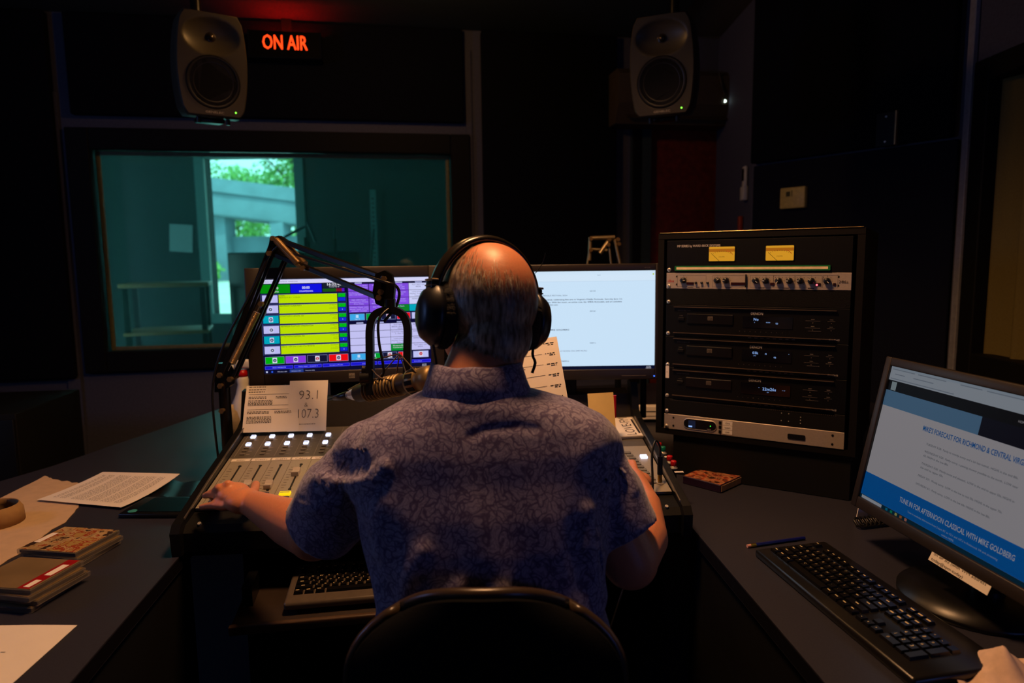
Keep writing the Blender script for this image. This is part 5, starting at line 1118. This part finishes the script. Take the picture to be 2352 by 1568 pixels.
skin = mat('skin', (214, 138, 100), .45, bump=.06, scale=300, var=.06, sss=.12)
# head frame
HC = P(1119, 692, 1.15) - MO
HM = TR(*HC) @ Matrix.Rotation(math.radians(27), 4, 'Z') @ Matrix.Rotation(math.radians(6), 4, 'Y') @ Matrix.Rotation(math.radians(-4), 4, 'X')
def hp(x, y, z): return HM @ Vector((x, y, z))
m = M().at(HM)
m.sph((0, -.004, .005), (.0765, .098, .093), u=32, v=24); m.sph((0, .030, -.02), (.066, .066, .072), u=24, v=18); m.sph((0, .048, -.068), (.054, .046, .048), u=24, v=18); m.sph((0, .082, -.102), (.026, .018, .018))
m.sph((0, .092, .018), (.048, .012, .012)); m.cyl((0, .090, .004), (0, .108, -.030), .006, .010); m.sph((0, .109, -.032), (.010, .010, .008)); m.sph((.009, .102, -.036), (.007, .008, .006)); m.sph((-.009, .102, -.036), (.007, .008, .006))
m.sph((0, .093, -.066), (.024, .009, .005)); m.sph((0, .092, -.074), (.021, .009, .006)); m.sph((-.04, .068, -.035), (.022, .02, .022)); m.sph((.04, .068, -.035), (.022, .02, .022))
m.sph((0, -.055, -.055), (.052, .042, .055)); 
for s_ in (-1, 1): m.sph((.076 * s_, .004, -.02), (.009, .02, .032)); m.sph((.070 * s_, .010, -.02), (.010, .012, .02))
m.T = Matrix()
nb = q2(1094, 905, 1.10); nt_ = hp(0, -.022, -.075)
cap(m, nt_, nb, .059, .066); cap(m, nb, nb + Vector((0, .02, -.08)), .062, .07)
# torso core inside the shirt
cap(m, q2(1112, 1040, 1.13), q2(1118, 1250, 1.11), .095, .10); cap(m, q2(1118, 1250, 1.10), Vector((.005, -.02, .62)), .10, .105)
m.sph((.005, -.01, .58), (.16, .12, .09)); SL = q2(858, 1055, 1.13); SR = q2(1328, 1046, 1.12); cap(m, SL, q2(1112, 1040, 1.13), .048, .08); cap(m, SR, q2(1112, 1040, 1.13), .048, .08)
EL = q2(722, 1226, 1.19); ER = q2(1447, 1288, 1.12); WL = q2(588, 1160, 1.42); WR = q2(1487, 1158, 1.40)
cap(m, SL, EL, .044, .046); cap(m, SR, ER, .044, .046)
mid = EL.lerp(WL, .35); cap(m, EL, mid, .045, .044); cap(m, mid, WL, .044, .029); m.sph(WL, (.033, .030, .026))
mid = ER.lerp(WR, .35) + Vector((.012, 0, 0)); cap(m, ER, mid, .044, .043); cap(m, mid, WR, .043, .028)
# thighs, shins (trousers are built over them)
for s_ in (-1, 1):
    cap(m, (.09 * s_, .02, .55), (.13 * s_, .44, .55), .075, .055); cap(m, (.13 * s_, .44, .55), (.13 * s_, .46, .10), .05, .036)
# left hand, palm on the console's front rest, fingers splayed to the left
def zq(x, y, z): return Zp(x, y, z) - MO
HL = zq(543, 1142, .852)
m.sph(zq(560, 1150, .854), (.040, .037, .026), R=RZ(-20)); m.sph(zq(536, 1134, .860), (.036, .036, .024), R=RZ(-20)); m.sph(zq(520, 1152, .846), (.030, .030, .017))
cap(m, WL, zq(556, 1148, .85), .028, .024)
def finger(pts, r):
    for i in range(len(pts) - 1): cap(m, pts[i], pts[i + 1], r * (1 - .07 * i), r * (1 - .07 * (i + 1)), 14)
finger([zq(547, 1122, .862), zq(523, 1112, .884), zq(510, 1124, .848), zq(516, 1140, .822)], .0105)     # index, curled over
finger([zq(535, 1132, .862), zq(503, 1120, .878), zq(490, 1132, .846), zq(492, 1148, .822)], .0105)     # middle
finger([zq(525, 1146, .856), zq(497, 1136, .858), zq(480, 1134, .848), zq(471, 1138, .838)], .0095)     # ring
finger([zq(518, 1162, .846), zq(493, 1160, .845), zq(476, 1161, .838), zq(463, 1164, .832)], .0085)     # little
finger([zq(572, 1140, .845), zq(584, 1126, .834), zq(588, 1112, .826)], .0115)                           # thumb, under the far side
# right hand on the volume knob
HR = q2(1480, 1118, 1.50)
kn = (CM @ SM @ Vector((.975, .045, .02))) - MO
hR = WR.lerp(kn, .50) + Vector((.006, 0, .014)); cap(m, WR, hR, .027, .027); m.sph(hR + Vector((-.012, .02, .0)), (.038, .036, .02)); m.sph(hR + Vector((.018, -.005, -.002)), (.022, .03, .02))
for k, (dx, dy, l) in enumerate(((.026, .030, .9), (.010, .040, 1), (-.008, .044, 1), (-.026, .038, .9))):
    b0 = hR + Vector((dx * .8 - .01, .03, .002)); b1 = kn + Vector((dx * .9, -.012 + .004 * (k % 2), .022)); b2 = kn + Vector((dx * .7, .014, -.002 - .004 * k)); finger([b0, b0.lerp(b1, .55) + Vector((.004, 0, .012)), b1, b2], .0098 - .0005 * k)
finger([hR + Vector((-.03, .0, -.002)), kn + Vector((-.030, -.03, .008)), kn + Vector((-.020, -.008, .0))], .0112)
body = remesh('body', m, skin, man, .0034, 5)
# eyes
for s_ in (-1, 1):
    o = obj('eye', M().at(HM).sph((.031 * s_, .0815, .0), (.0115, .0115, .0105)), mat('eye_white', (230, 225, 220), .2), man)
    obj('iris', M().at(HM).sph((.031 * s_, .0915, .0), (.005, .0035, .005)), mat('iris_brown', (60, 45, 35), .2), o)
obj('lips', M().at(HM).tube([(-.022, .094, -.070), (-.010, .1005, -.0685), (0, .1018, -.070), (.010, .1005, -.0685), (.022, .094, -.070)], .0032, 8, smooth=4), mat('lips', (170, 95, 85), .45), man)
# hair: thousands of short fine strands around the bald crown
hm_ = bpy.data.materials.new('grey_brown_hair'); hm_.use_nodes = True; nt = hm_.node_tree; b = nt.nodes['Principled BSDF']; b.inputs['Roughness'].default_value = .42
tc = nt.nodes.new('ShaderNodeTexCoord'); nz = nt.nodes.new('ShaderNodeTexNoise'); nz.inputs['Scale'].default_value = 160; mpp = nt.nodes.new('ShaderNodeMapping'); mpp.inputs['Scale'].default_value = (1, 1, .25); cr = nt.nodes.new('ShaderNodeValToRGB')
cr.color_ramp.elements[0].position = .35; cr.color_ramp.elements[1].position = .65; cr.color_ramp.elements[0].color = lin((112, 92, 74)); cr.color_ramp.elements[1].color = lin((205, 190, 168))
nt.links.new(tc.outputs['Object'], mpp.inputs[0]); nt.links.new(mpp.outputs[0], nz.inputs['Vector']); nt.links.new(nz.outputs['Fac'], cr.inputs[0]); nt.links.new(cr.outputs[0], b.inputs['Base Color'])
rr = random.Random(11); m = M(); BA = Vector((.16, -.42, .88)).normalized(); cnt = 0
from mathutils.bvhtree import BVHTree
bt = BVHTree.FromPolygons([v.co[:] for v in body.data.vertices], [p.vertices[:] for p in body.data.polygons]); H3 = HM.to_3x3(); Hi = H3.inverted()
for _ in range(34000):
    d = Vector((rr.gauss(0, 1), rr.gauss(0, 1), rr.gauss(0, 1))).normalized(); nape = rr.random() < .2
    org = Vector((0, -.01, 0))
    if nape:
        a_ = math.radians(-90 + rr.uniform(-82, 82)); d = Vector((math.cos(a_), math.sin(a_), 0)); org = Vector((0, -.015, rr.uniform(-.088 + .02 * abs(math.cos(a_)), -.04)))
    else:
        ang = math.degrees(d.angle(BA))
        if d.z < -.62: continue
        if d.y > .45 and d.z < .45: continue
        if d.y > .05 and d.z < -.25: continue
        pb = 1.0 if ang > 74 else max(0, (ang - 30) / 44) ** 1.7
        if d.y > .2: pb *= .55
        if rr.random() > pb: continue
    o_, d_ = HM @ org, (H3 @ d).normalized(); hit = bt.ray_cast(o_ + d_ * .2, -d_)
    if hit[0] is None: continue
    cur, n_ = hit[0], hit[1]
    g = H3 @ (Vector((rr.gauss(0, .13), (-.25 if d.y < .3 else -.9) * (0 if nape else 1) + rr.gauss(0, .08), -1)))
    tg = (g - n_ * g.dot(n_)).normalized(); L = rr.uniform(.016, .032) * (.55 if nape else 1); sdv = tg.cross(n_) * .00035; vs = []
    for k in range(5):
        s_ = k / 4; h = .0005 + .0042 * s_ * (1 - .35 * s_); vs += [cur + n_ * h - sdv * (1 - .6 * s_), cur + n_ * h + sdv * (1 - .6 * s_)]
        nr = bt.find_nearest(cur + tg * L / 4); cur, n_ = nr[0], nr[1]; tg = (tg - n_ * tg.dot(n_)).normalized()
    m.add(vs, [(2 * k, 2 * k + 1, 2 * k + 3, 2 * k + 2) for k in range(4)], 0, True)
obj('hair', m, hm_, man)
for s_ in (-1, 1): obj('eyebrow', M().at(HM).tube([(.014 * s_, .1025, .018), (.030 * s_, .099, .024), (.048 * s_, .085, .018)], .0028, 6, smooth=3), hm_, man)
# shirt
sh = bpy.data.materials.new('blue_leaf_print_cotton'); sh.use_nodes = True; nt = sh.node_tree; b = nt.nodes['Principled BSDF']; b.inputs['Roughness'].default_value = .85; b.inputs['Sheen Weight'].default_value = .35; b.inputs['Specular IOR Level'].default_value = .2
tc = nt.nodes.new('ShaderNodeTexCoord'); n1 = nt.nodes.new('ShaderNodeTexNoise'); n1.inputs['Scale'].default_value = 26; mixv = nt.nodes.new('ShaderNodeMix'); mixv.data_type = 'RGBA'; mixv.blend_type = 'LINEAR_LIGHT'; mixv.inputs[0].default_value = .05
nt.links.new(tc.outputs['Object'], n1.inputs['Vector']); nt.links.new(tc.outputs['Object'], mixv.inputs[6]); nt.links.new(n1.outputs['Color'], mixv.inputs[7])
v1 = nt.nodes.new('ShaderNodeTexVoronoi'); v1.feature = 'DISTANCE_TO_EDGE'; v1.inputs['Scale'].default_value = 54; v2 = nt.nodes.new('ShaderNodeTexVoronoi'); v2.feature = 'DISTANCE_TO_EDGE'; v2.inputs['Scale'].default_value = 135
nt.links.new(mixv.outputs[2], v1.inputs['Vector']); nt.links.new(mixv.outputs[2], v2.inputs['Vector'])
r1 = nt.nodes.new('ShaderNodeMapRange'); r1.inputs[1].default_value = .03; r1.inputs[2].default_value = .13; r2 = nt.nodes.new('ShaderNodeMapRange'); r2.inputs[1].default_value = .0; r2.inputs[2].default_value = .14; r2.inputs[3].default_value = .30
mu = nt.nodes.new('ShaderNodeMath'); mu.operation = 'MULTIPLY'; nt.links.new(v1.outputs['Distance'], r1.inputs[0]); nt.links.new(v2.outputs['Distance'], r2.inputs[0]); nt.links.new(r1.outputs[0], mu.inputs[0]); nt.links.new(r2.outputs[0], mu.inputs[1])
cr = nt.nodes.new('ShaderNodeValToRGB'); cr.color_ramp.elements[0].color = lin((88, 78, 118)); cr.color_ramp.elements[1].color = lin((152, 146, 178)); nt.links.new(mu.outputs[0], cr.inputs[0]); nt.links.new(cr.outputs[0], b.inputs['Base Color'])
wv = nt.nodes.new('ShaderNodeTexNoise'); wv.inputs['Scale'].default_value = 900; bp = nt.nodes.new('ShaderNodeBump'); bp.inputs['Strength'].default_value = .25; bp.inputs['Distance'].default_value = .001; nt.links.new(tc.outputs['Object'], wv.inputs['Vector']); nt.links.new(wv.outputs['Fac'], bp.inputs['Height']); nt.links.new(bp.outputs[0], b.inputs['Normal'])
rings = [(876, 1020, 1175, 1.10, .055), (896, 985, 1208, 1.11, .084), (912, 940, 1275, 1.115, .098), (932, 897, 1345, 1.12, .106), (960, 842, 1390, 1.12, .114), (1005, 806, 1412, 1.12, .124), (1060, 800, 1412, 1.12, .132), (1130, 812, 1405, 1.11, .136), (1200, 830, 1398, 1.10, .135), (1290, 852, 1390, 1.09, .132), (1375, 868, 1388, 1.07, .130), (1450, 852, 1400, 1.06, .135)]
lv = []
for (py, l, r_, d, hd) in rings:
    c = P((l + r_) / 2, py, d) - MO; lv.append((c.x, c.y, c.z, (r_ - l) / 2 * d / F, hd))
lv.append((lv[-1][0], .0, .58, .185, .15)); lv.append((lv[-1][0], .0, .52, .17, .14))
m = M(); n = 40; vs = []
for (cx, cy, cz, hw, hd) in lv:
    for k in range(n):
        a = 2 * PI * k / n; ca, sa = math.cos(a), math.sin(a); ex = .80
        vs.append((cx + hw * math.copysign(abs(ca) ** ex, ca), cy + hd * math.copysign(abs(sa) ** ex, sa), cz))
m.add(vs, [(j * n + k, (j + 1) * n + k, (j + 1) * n + (k + 1) % n, j * n + (k + 1) % n) for j in range(len(lv) - 1) for k in range(n)], 0); m.add(vs, [tuple(range(n)), tuple(range((len(lv) - 1) * n, len(lv) * n))[::-1]], 0)
HL2 = q2(733, 1212, 1.185); HR2 = q2(1438, 1230, 1.12)
m.sph(q2(850, 1048, 1.13), .064); m.sph(q2(1334, 1038, 1.12), .067)
m.cyl(q2(850, 1048, 1.13), q2(792, 1142, 1.15), .065, .070, n=28); m.sph(q2(792, 1138, 1.15), .072); m.cyl(q2(792, 1138, 1.15), HL2, .072, .066, n=28); m.sph(q2(750, 1190, 1.18), .062)
m.cyl(q2(1334, 1038, 1.12), q2(1374, 1118, 1.13), .067, .066, n=28); m.sph(q2(1374, 1115, 1.13), .065); m.cyl(q2(1374, 1115, 1.13), HR2, .066, .061, n=28)
cap(m, q2(850, 1048, 1.13), q2(1000, 1012, 1.12), .064, .072); cap(m, q2(1334, 1038, 1.12), q2(1225, 1000, 1.12), .067, .074)
def fold(co, no):
    p = co; f = 0
    f += .0035 * noise.noise(Vector((p.x * 9, p.y * 9, p.z * 5)))
    # long drape folds on the lower right back and under the arms
    w = max(0, min(1, (1.08 - p.z) / .25)); f += w * .007 * math.sin((p.x * 1.0 + (p.z - .9) * .38) * 62 + 2 * noise.noise(p * 4)) * max(0, noise.noise(Vector((p.x * 6 + 3, p.y * 4, p.z * 2.5))) + .25)
    f += .004 * math.sin(p.x * 34 - p.z * 46 + 3 * noise.noise(p * 7)) * max(0, min(1, (abs(p.x + .02) - .14) / .08))
    hem = max(0, min(1, (min((co - HR2).length, (co - HL2).length) - .065) / .04)); f *= .2 + .8 * hem
    if no.y < .45 and hem > 0:
        for pl, am, wd in FOLDS:
            best = 9
            for i in range(len(pl) - 1):
                ax, az = pl[i].x, pl[i].z; bx, bz = pl[i + 1].x, pl[i + 1].z; dx, dz = bx - ax, bz - az
                s_ = max(0, min(1, ((co.x - ax) * dx + (co.z - az) * dz) / (dx * dx + dz * dz))); dd_ = math.hypot(co.x - ax - dx * s_, co.z - az - dz * s_)
                e_ = 1.0
                if i == 0: e_ = min(1, s_ * 3 + .15)
                if i == len(pl) - 2: e_ = min(e_, (1 - s_) * 3 + .15)
                if dd_ < best: best = dd_; be = e_
            if best < wd * 2.5: f += am * be * hem * math.exp(-(best / wd) ** 2)
    return co + no * f
FOLDS = [([q2(x, y, 1.06) for x, y in pl], a_, w_) for pl, a_, w_ in (
    (((690, 1125), (780, 1122), (862, 1085), (912, 1040)), .011, .011), (((725, 1085), (790, 1070), (855, 1035)), -.013, .020),
    (((1362, 1040), (1388, 1110), (1398, 1180), (1390, 1260)), -.004, .014), (((1345, 1120), (1342, 1190), (1362, 1290), (1392, 1385)), .008, .012), (((1320, 1150), (1315, 1220), (1335, 1320)), -.007, .013),
    (((1446, 1070), (1458, 1115), (1466, 1150)), .005, .009), (((1424, 1080), (1440, 1150), (1450, 1200)), -.008, .008),
    (((1080, 1260), (1035, 1330), (1000, 1400)), .007, .012), (((1120, 1270), (1080, 1340), (1050, 1400)), -.006, .012), (((1165, 1270), (1130, 1330), (1105, 1400)), .007, .012), (((1215, 1250), (1190, 1330)), -.005, .014),
    (((1000, 1190), (960, 1260), (935, 1330)), .006, .012), (((800, 1150), (850, 1215), (872, 1300)), -.006, .014), (((900, 1100), (880, 1180), (890, 1260)), .006, .016),
    (((1070, 985), (1120, 968), (1190, 962), (1250, 972)), -.003, .006), (((660, 1190), (720, 1180), (780, 1150)), .005, .009))]
shirt = remesh('shirt', m, sh, man, .0055, 7, .5, fold)
# collar: stand and turned-down fall
cc = q2(1094, 866, 1.105); m = M(); n = 48; vs = []
pr = [(.0655, .023, 0), (.0670, .026, 0), (.072, .024, 0), (.080, -.004, .2), (.0865, -.021, .6), (.0855, -.0235, .6), (.083, -.0225, .6), (.072, -.012, .2), (.067, .004, 0)]
for j, (r_, z, k_) in enumerate(pr):
    for k in range(n):
        a = 2 * PI * k / n; fr_ = max(0, math.sin(a)); vs.append(cc + Vector((r_ * 1.02 * math.cos(a), r_ * .98 * math.sin(a) + .0, z - .035 * fr_ + .0012 * math.sin(a * 7))))
m.add(vs, [(j * n + k, j * n + (k + 1) % n, ((j + 1) % len(pr)) * n + (k + 1) % n, ((j + 1) % len(pr)) * n + k) for j in range(len(pr)) for k in range(n)], 0, True)
obj('collar', m, sh, man)
# trousers
m = M(); m.sph((.005, .02, .575), (.185, .155, .115))
for s_ in (-1, 1): cap(m, (.09 * s_, .02, .56), (.135 * s_, .45, .56), .088, .068); cap(m, (.135 * s_, .45, .56), (.135 * s_, .47, .12), .064, .055)
remesh('trousers', m, mat('dark_trousers', (28, 30, 44), .85, bump=.3, scale=500), man, .008, 5)
for s_ in (-1, 1): obj('shoe', M().box((.135 * s_, .53, .045), (.09, .26, .08), bev=.03, seg=4), blackp, man)
# ------------------------------------------------------------------ headphones
hp_t = thing('headphones', 'black over-ear headphones with a glossy headband worn by the man', 'headphones', TR(*(HM.translation + MO)))
HW = TR(*(-(HM.translation))) @ HM
def hw(x, y, z): return HW @ Vector((x, y, z))
m = M(); pts = []
for k in range(25):
    a = math.radians(8 + 164 * k / 24); pts.append((.094 * math.cos(a), .008, -.004 + .108 * math.sin(a)))
vs = []
for i, p in enumerate(pts):
    p = Vector(p); tg = (Vector(pts[min(i + 1, 24)]) - Vector(pts[max(i - 1, 0)])).normalized(); n_ = tg.cross(Vector((0, 1, 0))).normalized(); wdt = .019
    for a in range(10):
        b_ = 2 * PI * a / 10; vs.append(HW @ (p + n_ * (-.0085 * math.sin(b_)) + Vector((0, 1, 0)) * wdt * math.cos(b_)))
m.add(vs, [(i * 10 + k, i * 10 + (k + 1) % 10, i * 10 + 10 + (k + 1) % 10, i * 10 + 10 + k) for i in range(24) for k in range(10)], 0, True); m.add(vs, [tuple(range(10))[::-1], tuple(range(240, 250))], 0)
obj('headband', m, mat('headband_vinyl', (30, 26, 20), .25), hp_t)
fuzz = mat('worn_velour_pad', (16, 15, 18), .95, bump=1, scale=400)
for s_ in (-1, 1):
    EX = HW @ TR(.084 * s_, .004, -.028) @ Matrix.Rotation(math.radians(90 * s_), 4, 'Y')
    o = obj('ear_cup', M().lathe([(0, .034), (.022, .034), (.034, .028), (.044, .012), (.045, .002), (0, .002)], 36, 0, EX @ Matrix.Diagonal((1.15, .9, 1, 1))), mat('cup_navy_black', (16, 18, 28), .38), hp_t)
    m = M()
    for k in range(40):
        a = 2 * PI * k / 40; rr_ = random.Random(k + 50 * s_).uniform(.9, 1.12); m.sph(EX @ Vector((.038 * 1.15 * math.cos(a), .038 * .9 * math.sin(a), -.008)), .0125 * rr_, u=8, v=6)
    obj('ear_pad', m, fuzz, o)
    obj('slider', M().tube([hw(.096 * s_, .008, .012), hw(.102 * s_, .006, -.004), hw(.110 * s_, .004, -.028)], .006, 8, smooth=3).at(HW @ TR(.0965 * s_, .008, .016)).box((0, 0, 0), (.013, .030, .024), bev=.003), mat('slider_dark', (40, 38, 42), .3, m=.5), hp_t)
    obj('slider_band', M().at(HW @ TR(.0968 * s_, .008, .029)).box((0, 0, 0), (.014, .034, .0035), bev=.001, seg=1).box((0, 0, -.009), (.014, .034, .0025), bev=.001, seg=1), spm, hp_t)
obj('loose_wire', M().tube([hw(.09, 0, .055), hw(.104, .0, .075), hw(.106, -.004, .092)], .0008, 6, smooth=3), blackp, hp_t)
obj('torn_padding', M().tube([hw(.085, -.02, -.055), hw(.080, -.022, -.085), hw(.086, -.022, -.100), hw(.082, -.02, -.118)], .0025, 6, smooth=3), fuzz, hp_t)
obj('cord', M().tube([hw(-.098, -.006, -.065), hw(-.085, -.0, -.11), hw(-.065, .02, -.17), hw(-.03, .06, -.25), hw(.0, .10, -.33)], .0022, 8, smooth=5), blackp, hp_t)
